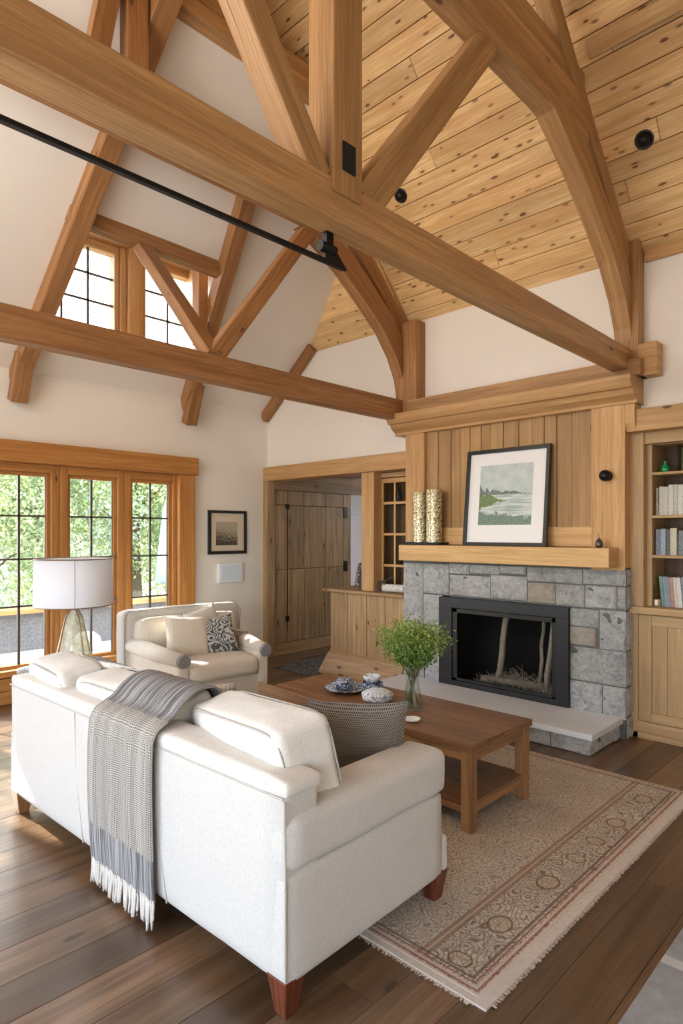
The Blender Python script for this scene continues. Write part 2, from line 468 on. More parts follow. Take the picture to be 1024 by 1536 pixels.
def rug_mat(W, D):
    """object coords: 0..W along x, 0..D along y"""
    m, nt, b, _ = newmat('oriental_rug'); g = N(nt)
    oc = g.coord('Object'); s = g.sep(oc)
    ex = g.math('MINIMUM', s[0], g.math('SUBTRACT', W, s[0])); ey = g.math('MINIMUM', s[1], g.math('SUBTRACT', D, s[1]))
    # the border is wide on the long sides, narrow at the short ones
    e = g.math('MINIMUM', ey, ex)
    inb = g.math('LESS_THAN', ey, .27)
    n1 = g.n('ShaderNodeTexNoise'); n1.inputs['Scale'].default_value = 7; n1.inputs['Detail'].default_value = 1; g.L(oc, n1.inputs['Vector'])
    mp = g.n('ShaderNodeVectorMath', operation='MULTIPLY_ADD'); g.L(n1.outputs['Color'], mp.inputs[0]); mp.inputs[1].default_value = (.10, .10, 0); g.L(oc, mp.inputs[2])
    v = mp.outputs[0]
    def rings(sc, fr, lo, hi):
        d = g.vor(v, sc).outputs['Distance']
        return g.mapr(g.math('SINE', g.math('MULTIPLY', d, fr)), lo, hi)
    vines = g.vor(v, 13, 'DISTANCE_TO_EDGE').outputs['Distance']
    vine = g.mapr(vines, .03, .055, 1, 0)
    curls = rings(24, 19, .55, .8); curl2 = rings(11, 40, .60, .85)
    speck = g.mapr(g.noise(oc, 95, 3, .7), .50, .60)
    base = g.mix(g.mapr(g.noise(oc, 3, 3), .3, .7), (.50, .445, .375), (.63, .575, .495))
    dark = (.105, .075, .055)
    mid = (.27, .185, .12)
    field = g.mix(g.math('MULTIPLY', curls, .5), base, mid)
    field = g.mix(g.math('MULTIPLY', curl2, .45), field, dark)
    field = g.mix(g.math('MULTIPLY', speck, .6), field, dark)
    bor = g.mix(g.math('MULTIPLY', curl2, .75), base, dark)
    bor = g.mix(g.math('MULTIPLY', curls, .6), bor, dark)
    bor = g.mix(g.math('MULTIPLY', vine, .3), bor, mid)
    bor = g.mix(g.math('MULTIPLY', speck, .25), bor, dark)
    # medallions along the border
    fx = g.math('SUBTRACT', g.math('FRACT', g.math('ADD', g.math('MULTIPLY', s[0], 1 / .31), g.math('MULTIPLY', g.math('SINE', g.math('MULTIPLY', s[0], 5)), .22))), .5)
    my = g.math('SUBTRACT', ey, .155)
    dd = g.math('SQRT', g.math('ADD', g.math('POWER', g.math('MULTIPLY', fx, .31), 2), g.math('POWER', g.math('MULTIPLY', my, 1.1), 2)))
    ring = g.math('MULTIPLY', g.math('LESS_THAN', g.math('ABSOLUTE', g.math('SUBTRACT', dd, .050)), .005), 1)
    disk = g.math('LESS_THAN', dd, .045)
    bor = g.mix(g.math('MULTIPLY', disk, .35), bor, (.45, .33, .22))
    bor = g.mix(g.math('MULTIPLY', ring, .85), bor, (.13, .085, .04))
    c = g.mix(inb, field, bor)
    def line(dist, at, w, colr, st, c):
        return g.mix(g.math('MULTIPLY', g.math('LESS_THAN', g.math('ABSOLUTE', g.math('SUBTRACT', dist, at)), w), st), c, colr)
    red = (.26, .075, .055)
    c = line(ey, .275, .022, (.26, .16, .11), .8, c)
    c = line(ey, .275, .005, (.5, .42, .33), .8, c)
    c = line(e, .066, .006, dark, .8, c)
    c = line(e, .048, .0035, red, .85, c)
    c = line(e, .030, .006, (.55, .47, .38), .9, c)
    c = line(e, .020, .0045, red, .8, c); c = line(e, .004, .006, (.62, .54, .46), .9, c)
    c = g.mix(g.math('MULTIPLY', g.mapr(g.noise(oc, 240, 2), .4, .7), .25), c, (.62, .56, .48))
    g.L(c, b.inputs['Base Color']); b.inputs['Roughness'].default_value = 1; b.inputs['Specular IOR Level'].default_value = .05
    g.bump(g.noise(oc, 260, 2), .5, .004, b)
    return m

def landscape_mat():
    m, nt, b, _ = newmat('landscape_print'); g = N(nt)
    uv = g.coord('UV'); s = g.sep(uv)
    nz = g.noise(g.mapping(uv, (3, 3, 1)), 2.2, 6, .65); nh = g.noise(g.mapping(uv, (2, 22, 1)), 1.2, 4)
    sky = g.mix(g.mapr(nz, .35, .7), (.42, .52, .53), (.60, .66, .66))
    c = sky
    hor = .50
    # tree line
    hgt = g.noise(g.comb(g.math('MULTIPLY', s[0], 5), 0, 3), 1.6, 5, .7)
    taper = g.mapr(s[0], .0, .9, .30, .02)
    top = g.math('ADD', hor, g.math('MULTIPLY', g.mapr(hgt, .3, .75), taper))
    tree = g.math('MULTIPLY', g.math('LESS_THAN', s[1], top), g.math('GREATER_THAN', s[1], hor))
    c = g.mix(tree, c, g.mix(g.mapr(g.noise(uv, 40, 4), .4, .6), (.06, .09, .08), (.25, .31, .29)))
    water = g.math('LESS_THAN', s[1], hor)
    c = g.mix(water, c, g.mix(g.mapr(nh, .4, .62), (.33, .42, .42), (.66, .70, .70)))
    bank = g.math('LESS_THAN', g.math('ADD', g.math('ABSOLUTE', g.math('SUBTRACT', s[1], .40)), g.math('MULTIPLY', s[0], .28)), g.math('MULTIPLY', nz, .28))
    c = g.mix(bank, c, g.mix(g.mapr(g.noise(uv, 50, 3), .4, .6), (.08, .14, .05), (.22, .30, .14)))
    bank2 = g.math('LESS_THAN', g.math('ADD', s[1], g.math('MULTIPLY', s[0], .10)), g.math('MULTIPLY', nz, .42))
    c = g.mix(bank2, c, g.mix(g.mapr(g.noise(uv, 60, 3), .4, .6), (.07, .14, .10), (.24, .33, .28)))
    g.L(c, b.inputs['Base Color']); b.inputs['Roughness'].default_value = .5; return m
def sketch_mat():
    m, nt, b, _ = newmat('ink_sketch'); g = N(nt)
    uv = g.coord('UV'); s = g.sep(uv)
    n1 = g.noise(g.mapping(uv, (1.4, 1, 1)), 14, 6, .75)
    thr = g.mapr(g.math('ADD', s[1], g.math('MULTIPLY', s[0], .2)), .1, .9, .38, .60)
    f = g.mapr(g.math('SUBTRACT', n1, thr), -.04, .05)
    g.L(g.mix(f, (.44, .38, .28), (.05, .04, .03)), b.inputs['Base Color']); b.inputs['Roughness'].default_value = .7; return m
def gold_mat():
    m, nt, b, _ = newmat('gold_mosaic'); g = N(nt)
    oc = g.coord('Object'); v = g.vor(oc, 120)
    r = g.sep(v.outputs['Color'])[0]
    c = g.mix(g.mapr(r, .1, .9), (.16, .11, .04), (.95, .82, .48))
    c = g.mix(g.math('GREATER_THAN', r, .72), c, (1, .95, .78))
    g.L(c, b.inputs['Base Color']); b.inputs['Metallic'].default_value = .55; b.inputs['Roughness'].default_value = .35
    g.bump(r, .8, .006, b); return m
M['gold'] = gold_mat()
def bookspine(name, c, c2):
    m, nt, b, _ = newmat(name); g = N(nt)
    oc = g.coord('Object')
    f = g.mapr(g.noise(g.mapping(oc, (1, 4.0, 1)), 60, 2), .55, .62)
    g.L(g.mix(g.math('MULTIPLY', f, .5), c, c2), b.inputs['Base Color']); b.inputs['Roughness'].default_value = .5; return m

# ------------------------------------------------------------------ key measures
XW = 5.13          # fireplace wall
YW = 6.33          # window wall
ZE = 3.77          # eave on the fireplace wall
SP = 1.1           # plank roof slope
def zP(x): return ZE + SP * (XW - x)
ZQ, SQ = 3.15, .8  # plaster slope over the window wall
def zQ(y): return ZQ + SQ * (YW - y)
YT = 3.78          # top edge of plaster slope
XL, YB = -1.7, -2.6
XR = 1.77          # ridge

def struct(o): return tag(o, kind='structure')

# ---------------- floor boards
mb = MB()
y = YB; k = 0
while y < 8.2:
    x = XL - .2 - RN.random() * 2
    xe = XW + .35 if y + .2 < 3.0 else 10.2
    while x < xe:
        L = 1.6 + RN.random() * 1.8
        mb.box(max(x, XL - .3), min(x + L - .002, xe), y, y + .198, -.02, 0, 'x')
        x += L
    y += .2; k += 1
o = struct(mb.build('floor', M['floor'], bevel=.0012, seg=1))
mb = MB().box(XL - .3, 10.3, YB, 8.3, -.12, -.021); struct(mb.build('floor_base', M['soot_recess_black'])); bpy.data.objects['floor_base'].name = 'floor_underlay'

# ---------------- fireplace wall (right), with the passage opening and bookcase recess
mb = MB()
mb.box(XW, XW + .22, 3.95, YW + .2, 2.44, ZE + 1.6)        # above the passage
mb.box(XW, XW + .22, 3.42, 3.95, 0, ZE + .2); mb.box(XW, XW + .22, 1.74, 2.28, 0, ZE + .2); mb.box(XW, XW + .22, 2.28, 3.42, .97, ZE + .2)              # behind chimney
mb.box(XW, XW + .5, .6, 1.74, 2.5, ZE + .2)
mb.box(XW, XW + .5, YB, .6, 0, ZE + .2)
mb.box(XW + .4, XW + .5, .6, 1.8, 0, 2.5)
struct(mb.build('wall_right', M['plaster']))

# ---------------- window wall (left)
WX0, WX1 = -.62, 3.78
mb = MB()
mb.box(XL - .2, WX0, YW, YW + .2, 0, ZQ + .12)
mb.box(WX1 + .02, XW + .02, YW, YW + .2, 0, ZQ + .12)
mb.box(WX0, WX1 + .02, YW, YW + .2, 2.24, ZQ + .12)
mb.box(WX0, WX1 + .02, YW + .02, YW + .2, 0, .26)
struct(mb.build('wall_left', M['plaster']))
mb = MB()
mb.box(XL - .2, XL, YB, YW + .2, 0, .3); mb.box(XL - .2, XL, YB, YW + .2, 2.6, 3.9)
mb.box(XL - .2, XL, 4.6, YW + .2, .3, 2.6); mb.box(XL - .2, XL, YB, -1.2, .3, 2.6); mb.box(XL - .2, XL, 1.6, 1.9, .3, 2.6)
mb.box(XL - .2, XW + .5, YB - .2, YB, 0, 8)
struct(mb.build('wall_near', M['plaster']))

# ---------------- plank ceiling
mb = MB()
n = Vector((-SP, 0, -1)).normalized()   # points down-left; used for thickness
up = Vector((SP, 0, 1)).normalized()
dl = Vector((-1, 0, SP)).normalized()
def plankrow(s0, s1, y0, y1):
    a = Vector((XW, 0, ZE)) + dl * s0; b = Vector((XW, 0, ZE)) + dl * s1
    vs = []
    for y in (y0, y1):
        for p, q in ((a, 0), (b, 0), (b, .03), (a, .03)):
            w = p + up * q; vs.append((w.x, y, w.z))
    mb.add(vs, [(0, 1, 2, 3), (7, 6, 5, 4), (0, 4, 5, 1), (1, 5, 6, 2), (2, 6, 7, 3), (3, 7, 4, 0)], (0, 1, 0))
Ltot = (XW - XR) * math.sqrt(1 + SP * SP); s = -.05; bw = .158
while s < Ltot:
    x = XW + dl.x * s
    ymax = 4.6 if x < 4.06 else 3.99
    y = YB - RN.random()
    while y < ymax:
        L = 3 + RN.random() * 3.5
        plankrow(s, s + bw - .005, max(y, YB), min(y + L - .003, ymax)); y += L
    s += bw
struct(mb.build('ceiling', M['pine'], bevel=.003, seg=1))
mb = MB()
for xa_, xb_, ya_ in ((XW + .3, 4.06, 3.985), (4.06, XR, 4.6)):
    a, b_ = .034, .12
    vs = []
    for y in (YB, ya_):
        for X_, q in ((xa_, a), (xb_, a), (xb_, b_), (xa_, b_)):
            vs.append((X_ + up.x * q, y, zP(X_) + up.z * q))
    mb.add(vs, [(0, 1, 2, 3), (7, 6, 5, 4), (0, 4, 5, 1), (1, 5, 6, 2), (2, 6, 7, 3), (3, 7, 4, 0)], (0, 1, 0))
o = struct(mb.build('ceiling_deck', M['soot_recess_black'])); o.name = 'ceiling_backing'
# opposite slope
mb = MB()
vs = []
for y in (YB, 4.6):
    for X_, q in ((XL - .2, 0), (XR, 0), (XR, .1), (XL - .2, .1)):
        vs.append((X_, y, zP(XR) - (XR - X_) * 1.06 + q))
mb.add(vs, [(3, 2, 1, 0), (4, 5, 6, 7), (1, 5, 4, 0), (2, 6, 5, 1), (3, 7, 6, 2), (0, 4, 7, 3)], (0, 1, 0))
o = struct(mb.build('ceiling_far_slope', M['pine'])); o.name = 'ceiling_opposite'
# steeper planked corner between the far truss and the plaster slope
mb = MB()
S2 = 2.0; d2 = Vector((-1, 0, S2)).normalized(); u2 = Vector((S2, 0, 1)).normalized(); s = 0
while s < 1.5:
    a = Vector((XW, 0, ZE)) + d2 * s; b = Vector((XW, 0, ZE)) + d2 * (s + .154)
    def yh(p): return YW - (p.z - ZQ) / SQ + .03
    if yh(a) <= 4.0: break
    vs = []
    for p in (a, b):
        for q in (0, .03):
            w = p + u2 * q
            vs += [(w.x, 3.99, w.z), (w.x, max(3.99, yh(p)), w.z)]
    mb.add(vs, [(0, 1, 5, 4), (2, 6, 7, 3), (0, 4, 6, 2), (1, 3, 7, 5), (0, 2, 3, 1), (4, 5, 7, 6)], (0, 1, 0))
    s += .1545
struct(mb.build('ceiling_corner', M['pine']))
mb = MB()
mb.prism([(5.15, ZE - .02), (5.15, 3.9), (4.47, 5.1), (3.98, 5.1), (3.98, zP(3.98))], 'y', 3.985, 4.03, 'x')
struct(mb.build('ceiling_gusset', M['pine']))

# ---------------- plaster slope with the dormer opening
def slab(mb, pts, t=.12):
    nn = Vector((0, SQ, 1)).normalized()
    lo = [Vector((x, y, zQ(y))) for x, y in pts]; hi = [p + nn * t for p in lo]; k = len(lo)
    mb.add([tuple(p) for p in lo + hi], [tuple(range(k))[::-1], tuple(range(k, 2 * k))] + [(i, (i + 1) % k, (i + 1) % k + k, i + k) for i in range(k)], (1, 0, 0))
XA, XB0, XB1 = 2.12, 3.54, 3.90      # dormer opening edges on the slope (top right, bottom right)
YD0, YD1 = 5.08, 6.2
YH = 6.06
mb = MB()
slab(mb, [(XL - .2, YW + .15), (XL - .2, YT), (XA, YT), (XA, YW + .15)])
slab(mb, [(XA, YD0), (XA, YT), (4.52, YT), (4.52, 3.98), (4.52, 4.0), (XB0, YD0)])
slab(mb, [(XB0, YD0), (4.52, 4.0), (XW + .02, 5.56), (XW + .02, YW + .15), (XB1 + .04, YW + .15), (XB1, YH)])
slab(mb, [(XA, YW + .15), (XA, YH), (XB1, YH), (XB1 + .04, YW + .15)])
struct(mb.build('ceiling_plaster', M['plaster']))
# gable above the plaster slope
mb = MB()
for i in range(24):
    x0 = XL + i * .25
    zt = min(zP(x0 + .25) + .3, zP(XR) - abs(XR - x0 - .12) * 1.05 + .25)
    if zt > 4.8: mb.box(x0, x0 + .248, 4.58, 4.62, 4.72, zt, 'z')
struct(mb.build('wall_gable', M['pine']))
# dormer shell
mb = MB()
mb.box(XA - .1, XB1 + .2, YD0 - .02, YW + .1, 4.56, 4.64)
mb.prism([(YD0, zQ(YD0) + .02), (YD0, 4.6), (YW + .1, 4.6), (YW + .1, zQ(YW + .1))], 'x', XA - .1, XA - .01)
a0, a1 = Vector((XB0 + .005, YD0)), Vector((XB1 + .005, YD1 + .15))
vs = []
for off in (0, .1):
    vs += [(a0.x + off, a0.y, zQ(a0.y)), (a0.x + off, a0.y, 4.6), (a1.x + off, a1.y, 4.6), (a1.x + off, a1.y, zQ(a1.y))]
mb.add(vs, [(0, 1, 2, 3), (7, 6, 5, 4), (0, 4, 5, 1), (1, 5, 6, 2), (2, 6, 7, 3), (3, 7, 4, 0)], (0, 1, 0))
struct(mb.build('trim_1', M['trim']))

# ------------------------------------------------------------------ timber frame
def near_far(y0, y1, name, label, mat, far=False):
    t = thing(name, label, 'roof truss', (1.77, (y0 + y1) / 2, 2.85))
    g_ = 'timber roof trusses'
    z0, z1 = (2.75, 2.955) if far else (2.85, 3.02)
    MB().box(XL, 5.0, y0, y1, z0, z1, 'x').build('tie_beam', M['beam_red'] if far else mat, t, bevel=.008)
    # collar and doubled upper chord
    zc = .06 if far else 0
    MB().box(-.6, 4.22, y0, y1, 4.245 + zc, 4.45 + zc * .2, 'x').build('collar_beam', mat, t, bevel=.006)
    up_ = MB(); up_.box(-.4, 4.26, y0 + .012, y1, 4.46, 4.56, 'x'); up_.box(-.3, 4.22, y0 + .03, y1, 4.575, 4.75, 'x')
    up_.build('upper_chord', mat, t, bevel=.006)
    # curved knee brace
    inner = [(3.60, 4.25), (3.70, 4.24), (4.10, 4.02), (4.42, 3.80), (4.68, 3.60), (4.87, 3.38), (4.98, 3.18), (5.02, 3.02)]
    outer = [(3.78, 4.36), (3.86, 4.38), (4.23, 4.20), (4.55, 3.98), (4.83, 3.76), (5.03, 3.52), (5.11, 3.25), (5.12, 3.02)]
    if far:
        inner = inner + [(5.0, 2.95), (4.99, 2.76)]; outer = outer + [(5.1, 2.95), (5.1, 2.76)]
    MB().strip(inner, outer, y0 - .004, y1 + .004).build('curved_brace', mat, t, bevel=.005)
    if far: MB().box(4.98, 5.13, y0 - .17, y1 - .07, 2.75, 3.74, 'z').build('wall_post', mat, t, bevel=.005)
    else: MB().box(5.0, 5.13, y0 - .055, y1 - .02, 2.93, 3.86, 'z').build('wall_post', mat, t, bevel=.005)
    # principal rafter
    MB().beam((5.12, (y0 + y1) / 2, 3.60), (1.90, (y0 + y1) / 2, 3.60 + 3.22 * .97), y1 - y0 - .02, .15, (0, 1, 0)).build('principal_rafter', mat, t, bevel=.005)
    return t
t = near_far(1.75, 1.87, 'roof_truss', 'large foreground timber truss with king post, long tie beam crossing the picture', M['beam'])
yc = 1.81
k = MB(); k.box(1.743, 1.91, 1.735, 1.885, 2.96, 7.2, 'z')
k.build('king_post', M['beam'], t, bevel=.006)
MB().box(1.79, 1.862, 1.728, 1.737, 3.055, 3.17, 'z').build('mortise_shade_plate', M['soot_recess_black'], t)  # black plate on the post face; its colour stands for the mortise's shade
MB().beam((1.70, yc, 3.0), (.84, yc, 4.24), .112, .115, (0, 1, 0)).build('strut', M['beam'], t, bevel=.006)
MB().beam((1.97, yc, 3.0), (2.98, yc, 4.27), .108, .15, (0, 1, 0)).build('strut', M['beam'], t, bevel=.006)

t = near_far(3.97, 4.09, 'roof_truss', 'farther timber truss whose tie beam runs below the small upper window', M['beam_red'], True)
MB().beam((2.74, 4.03, 2.95), (3.72, 4.03, 4.26), .11, .13, (0, 1, 0)).build('strut', M['beam_red'], t, bevel=.006)
MB().beam((2.72, 4.0, 2.94), (2.69, 5.06, 4.12), .13, .10, (1, 0, 0)).build('strut', M['beam_red'], t, bevel=.006)
MB().box(1.92, 2.07, 3.79, 3.90, 4.66, 5.25, 'z').build('king_post', M['beam_red'], t, bevel=.006)
MB().beam((1.74, 3.84, 4.64), (1.86, 3.84, 5.3), .10, .13, (0, 1, 0)).build('strut', M['beam_red'], t, bevel=.006)

def rafter(name, label, pa, pb, w=.125, h=.15, foot=None):
    t = thing(name, label, 'rafter', pa, group=None)
    MB().beam(pa, pb, w, h, (1, 0, 0)).build('rafter_timber', M['beam_red'], t, bevel=.006)
    if foot: foot(t)
    return t
d = .07
rafter('rafter', 'steep left timber rafter on the white slope, left of the small upper window',
       (2.10, 6.33, 3.13 - d), (2.17, YT - .35, zQ(YT - .35) - d), .15, .15,
       lambda t: MB().beam((2.08, 6.27, 2.84), (2.09, 6.10, 3.26), .15, .12, (1, 0, 0)).build('rafter_foot', M['beam_red'], t, bevel=.006))
rafter('rafter', 'timber rafter right of the small upper window, its foot curved on the wall',
       (3.94, 6.33, 3.13 - d), (3.27, 4.1, zQ(4.1) - d), .14, .15,
       lambda t: MB().beam((3.93, 6.27, 2.86), (3.90, 6.06, 3.28), .14, .12, (1, 0, 0)).build('rafter_foot', M['beam_red'], t, bevel=.006))
rafter('rafter', 'slim timber rafter in the far corner against the chimney wall',
       (5.08, 6.33, 3.08), (5.08, 5.42, zQ(5.42) - .06), .09, .12)
tag(MB().beam((2.05, YD0 - .03, 4.17), (3.60, YD0 - .03, 4.14), .11, .13, (0, 1, 0)).build('dormer_header', M['beam_red'], bevel=.006), 'thick horizontal timber header over the small upper window', 'beam')
tag(MB().box(3.47, 3.58, YD0 + .28, YD0 + .40, 3.5, 4.56, 'z').build('dormer_post', M['beam_red'], bevel=.005), 'upright timber at the right side of the small upper window', 'post')
mb = MB(); mb.box(-1.5, 3.95, YT - .08, YT + .06, 5.16, 5.27, 'x'); mb.box(-1.5, 3.9, YT - .05, YT + .06, 5.28, 5.42, 'x')
tag(mb.build('ridge_purlin', M['beam'], bevel=.006), 'doubled horizontal timber along the top of the white slope', 'beam')
# slim board on the plank ceiling
xp = 4.14
tag(MB().beam((xp - .01, YB, zP(xp) - .03), (xp - .01, 1.72, zP(xp) - .03), .11, .035, (-1, 0, SP)).build('ceiling_batten', M['pine'], bevel=.004), 'flat batten fixed across the plank ceiling right of the near truss', 'batten')
# the board along the eave
struct(MB().box(5.09, 5.128, YB, 1.68, 3.70, 3.80, 'y').build('trim_2', M['trim'], bevel=.004))

# ------------------------------------------------------------------ lower windows
t = struct(MB().box(WX0 - .3, 4.03, YW - .11, YW + .02, 2.27, 2.47, 'x').build('trim_3', M['window_wood'], bevel=.008))
struct(MB().box(3.79, 4.0, YW - .085, YW + .03, 0, 2.27, 'z').build('trim_4', M['window_wood'], bevel=.006))
mb = MB()
for z0, z1 in ((.0, .12), (.125, .24), (.26, .315)):
    mb.box(WX0, 3.79, YW - .03 - (.05 if z0 > .25 else 0), YW + .03, z0, z1, 'x')
struct(mb.build('trim_5', M['window_wood'], bevel=.004))
units = []
x = 3.275
for i in range(6):
    x0, x1 = (3.275, 3.711) if i == 0 else ((2.601, 3.056) if i == 1 else (1.88 - .7 * (i - 2), 2.37 - .7 * (i - 2)))
    units.append((x0, x1))
for i, (x0, x1) in enumerate(units):
    root = tag(bpy.data.objects.new('window_%d' % (i + 1), None), kind='structure'); C.objects.link(root); root.location = ((x0 + x1) / 2, YW + .05, .33)
    xl = units[i + 1][1] + .115 if i + 1 < len(units) else x0 - .1
    fr = MB()
    # casing posts and sash rails
    L = (x0 - (units[i + 1][1])) / 2 if i + 1 < len(units) else .1
    R_ = .08 if i == 0 else (units[i - 1][0] - x1) / 2
    fr.box(x0 - L, x0 - .035, YW - .02, YW + .10, .3, 2.27, 'z'); fr.box(x1 + .035, x1 + R_ - .002, YW - .02, YW + .10, .3, 2.27, 'z')
    fr.box(x0 - L, x1 + R_ - .002, YW - .015, YW + .10, 2.19, 2.27, 'x')
    fr.build('window_frame', M['window_wood'], root, bevel=.006)
    sa = MB()
    sa.box(x0 - .036, x0, YW + .02, YW + .08, .3, 2.19, 'z'); sa.box(x1, x1 + .036, YW + .02, YW + .08, .3, 2.19, 'z')
    sa.box(x0, x1, YW + .02, YW + .08, 2.155, 2.19, 'x'); sa.box(x0, x1, YW + .02, YW + .08, .3, .345, 'x')
    sa.build('sash', M['window_wood'], root, bevel=.004)
    mu = MB()
    xm = (x0 + x1) / 2
    mu.box(xm - .011, xm + .011, YW + .035, YW + .055, .34, 2.16, 'z')
    for z in (1.768, 1.352, .90): mu.box(x0, x1, YW + .035, YW + .055, z - .009, z + .009, 'x')
    mu.box(x0, x0 + .008, YW + .035, YW + .06, .34, 2.16, 'z'); mu.box(x1 - .008, x1, YW + .035, YW + .06, .34, 2.16, 'z')
    mu.build('muntins', M['iron'], root)
    MB().box(x0, x1, YW + .058, YW + .062, .345, 2.155).build('pane', M['glass'], root)
# latch on window 2
lt = bpy.data.objects['window_2']
MB().box(3.056, 3.075, YW - .01, YW + .02, 1.34, 1.36).box(3.056, 3.075, YW - .01, YW + .02, .9, .92).build('latch', M['iron'], lt)

# dormer windows
for i, (x0, x1) in enumerate(((3.33, 3.90), (2.20, 2.98))):
    root = tag(bpy.data.objects.new('window_%d' % (i + 7), None), kind='structure'); C.objects.link(root); root.location = ((x0 + x1) / 2, YD1, 3.3)
    fr = MB()
    fr.box(x0 - .05, x0, YD1 - .04, YD1 + .08, 3.38, 4.56, 'z'); fr.box(x1, x1 + .05, YD1 - .04, YD1 + .08, 3.38, 4.56, 'z')
    fr.box(x0, x1, YD1 - .04, YD1 + .08, 4.48, 4.56, 'x'); fr.box(x0, x1, YD1 - .04, YD1 + .08, 3.38, 3.44, 'x')
    fr.box(x0 - .11, x0 - .05, YD1 - .08, YD1 + .08, 3.40, 4.56, 'z'); fr.box(x1 + .05, x1 + .11, YD1 - .08, YD1 + .08, 3.40, 4.56, 'z')
    fr.build('window_frame', M['trim'], root, bevel=.006)
    mu = MB()
    nx = 3 if i else 2
    for kx in range(1, nx): mu.box(x0 + (x1 - x0) * kx / nx - .011, x0 + (x1 - x0) * kx / nx + .011, YD1, YD1 + .02, 3.36, 4.48, 'z')
    for z in (4.225, 3.95, 3.675): mu.box(x0, x1, YD1, YD1 + .02, z - .01, z + .01, 'x')
    mu.build('muntins', M['iron'], root)
    MB().box(x0, x1, YD1 + .022, YD1 + .026, 3.36, 4.48).build('pane', M['glass'], root)
struct(MB().box(2.98 + .11, 3.33 - .11, YD1 - .14, YD1 + .08, 3.43, 4.56, 'z').build('trim_6', M['trim'], bevel=.006))

# ------------------------------------------------------------------ fireplace
XF = 5.0
fp = thing('fireplace', 'grey stone fireplace with black framed glass firebox and raised hearth', 'fireplace', (4.95, 2.88, 0))
stones = [(3.977, 1.30, 3.736, .657, 0), (3.73, 1.30, 3.428, 1.012, 0), (3.422, 1.31, 3.199, 1.217, 0), (3.194, 1.31, 2.884, 1.229, 0), (2.879, 1.31, 2.631, 1.243, 0),
          (3.419, 1.205, 2.977, 1.01, 0), (2.973, 1.222, 2.618, 1.01, 0), (2.615, 1.31, 2.13, 1.185, .1), (2.61, 1.175, 2.36, 1.005, 1), (2.355, 1.175, 2.112, 1.0, 0),
          (2.124, 1.31, 1.785, 1.19, 0), (2.106, 1.18, 1.858, 1.0, 0), (1.851, 1.18, 1.784, 1.0, .2), (3.73, 1.0, 3.50, .702, 0), (2.235, .985, 1.998, .842, .2),
          (2.235, .835, 2.023, .69, .95), (1.99, .991, 1.784, .68, 0), (2.235, .675, 1.784, .405, 0), (2.235, .395, 1.97, .15, 0), (1.964, .395, 1.784, .15, 0),
          (3.977, .65, 3.78, .40, .3), (3.77, .69, 3.50, .44, 0), (3.977, .39, 3.72, .15, 0), (3.71, .43, 3.50, .15, 0)]
mb = MB()
def rock(mb, x0, x1, y0, y1, z0, z1, rnd, axis='x', amp=.012, nn=16):
    """a split-faced block whose outward face is rough"""
    sd = RN.random() * 50
    vs = []; fs = []
    for i in range(nn + 1):
        for j in range(nn + 1):
            u, v = i / nn, j / nn
            e = min(u, 1 - u, v, 1 - v) * nn
            w = min(1, e / 1.0)
            if axis == 'x':
                yy = y0 + (y1 - y0) * u; zz = z0 + (z1 - z0) * v
                hgt = (.004 + amp * (.5 + 1.5 * noise.fractal(Vector((yy * 6 + sd, zz * 8, sd)), 1, 2, 4))) * w
                vs.append((x0 - hgt, yy, zz))
            else:
                xx = x0 + (x1 - x0) * u; zz = z0 + (z1 - z0) * v
                hgt = (.004 + amp * (.5 + 1.5 * noise.fractal(Vector((xx * 6 + sd, zz * 8, sd)), 1, 2, 4))) * w
                vs.append((xx, y0 - hgt, zz))
    m_ = nn + 1
    for i in range(nn):
        for j in range(nn):
            fs.append((i * m_ + j, i * m_ + j + 1, (i + 1) * m_ + j + 1, (i + 1) * m_ + j) if axis == 'x' else ((i + 1) * m_ + j, (i + 1) * m_ + j + 1, i * m_ + j + 1, i * m_ + j))
    mb.add(vs, fs, (0, 0, 1), rnd)
for ya, za, yb, zb, q in stones:
    rnd = .95 if q > .9 else (.05 + .1 * RN.random() if 0 < q < .5 else .25 + .5 * RN.random())
    rock(mb, XF, XF + .1, yb + .0005, ya - .0005, zb + .0005, za - .0005, rnd)
# return side stones
zz = 0.02
for i, (z0, z1) in enumerate(((0, .17), (.175, .40), (.405, .68), (.685, .99), (.995, 1.19), (1.195, 1.32))):
    rock(mb, XF + .005, XF + .145, 1.784, 1.9, z0 + .003, z1 - .003, .2 + .5 * RN.random(), 'y', .008, 6)
mb.build('stone_facing', M['stone'], fp, smooth=False)
MB().box(XF + .001, XW, 1.79, 2.236, 0, 1.33).box(XF + .004, XW, 3.5, 3.975, 0, 1.33).box(XF + .004, XW, 2.236, 3.5, 1.0, 1.33).build('masonry_core', M['core'], fp)
# hearth
MB().box(4.415, 5.02, 1.81, 3.99, .118, .165, 'y').build('hearth_slab', M['slab'], fp, bevel=.005)
mb = MB()
y = 1.84
for w in (.30, .42, .34, .46, .30, .32):
    rock(mb, 4.45, 4.5, y, min(y + w - .006, 3.97), .003, .117, .3 + .4 * RN.random(), 'x', .012); y += w
for x0, x1 in ((4.45, 4.68), (4.686, 4.99)): rock(mb, x0, x1, 1.84, 1.9, .003, .117, .3 + .4 * RN.random(), 'y', .010)
mb.build('hearth_stones', M['stone'], fp)
MB().box(4.455, 5.0, 1.845, 3.97, 0, .117).build('hearth_core', M['core'], fp)
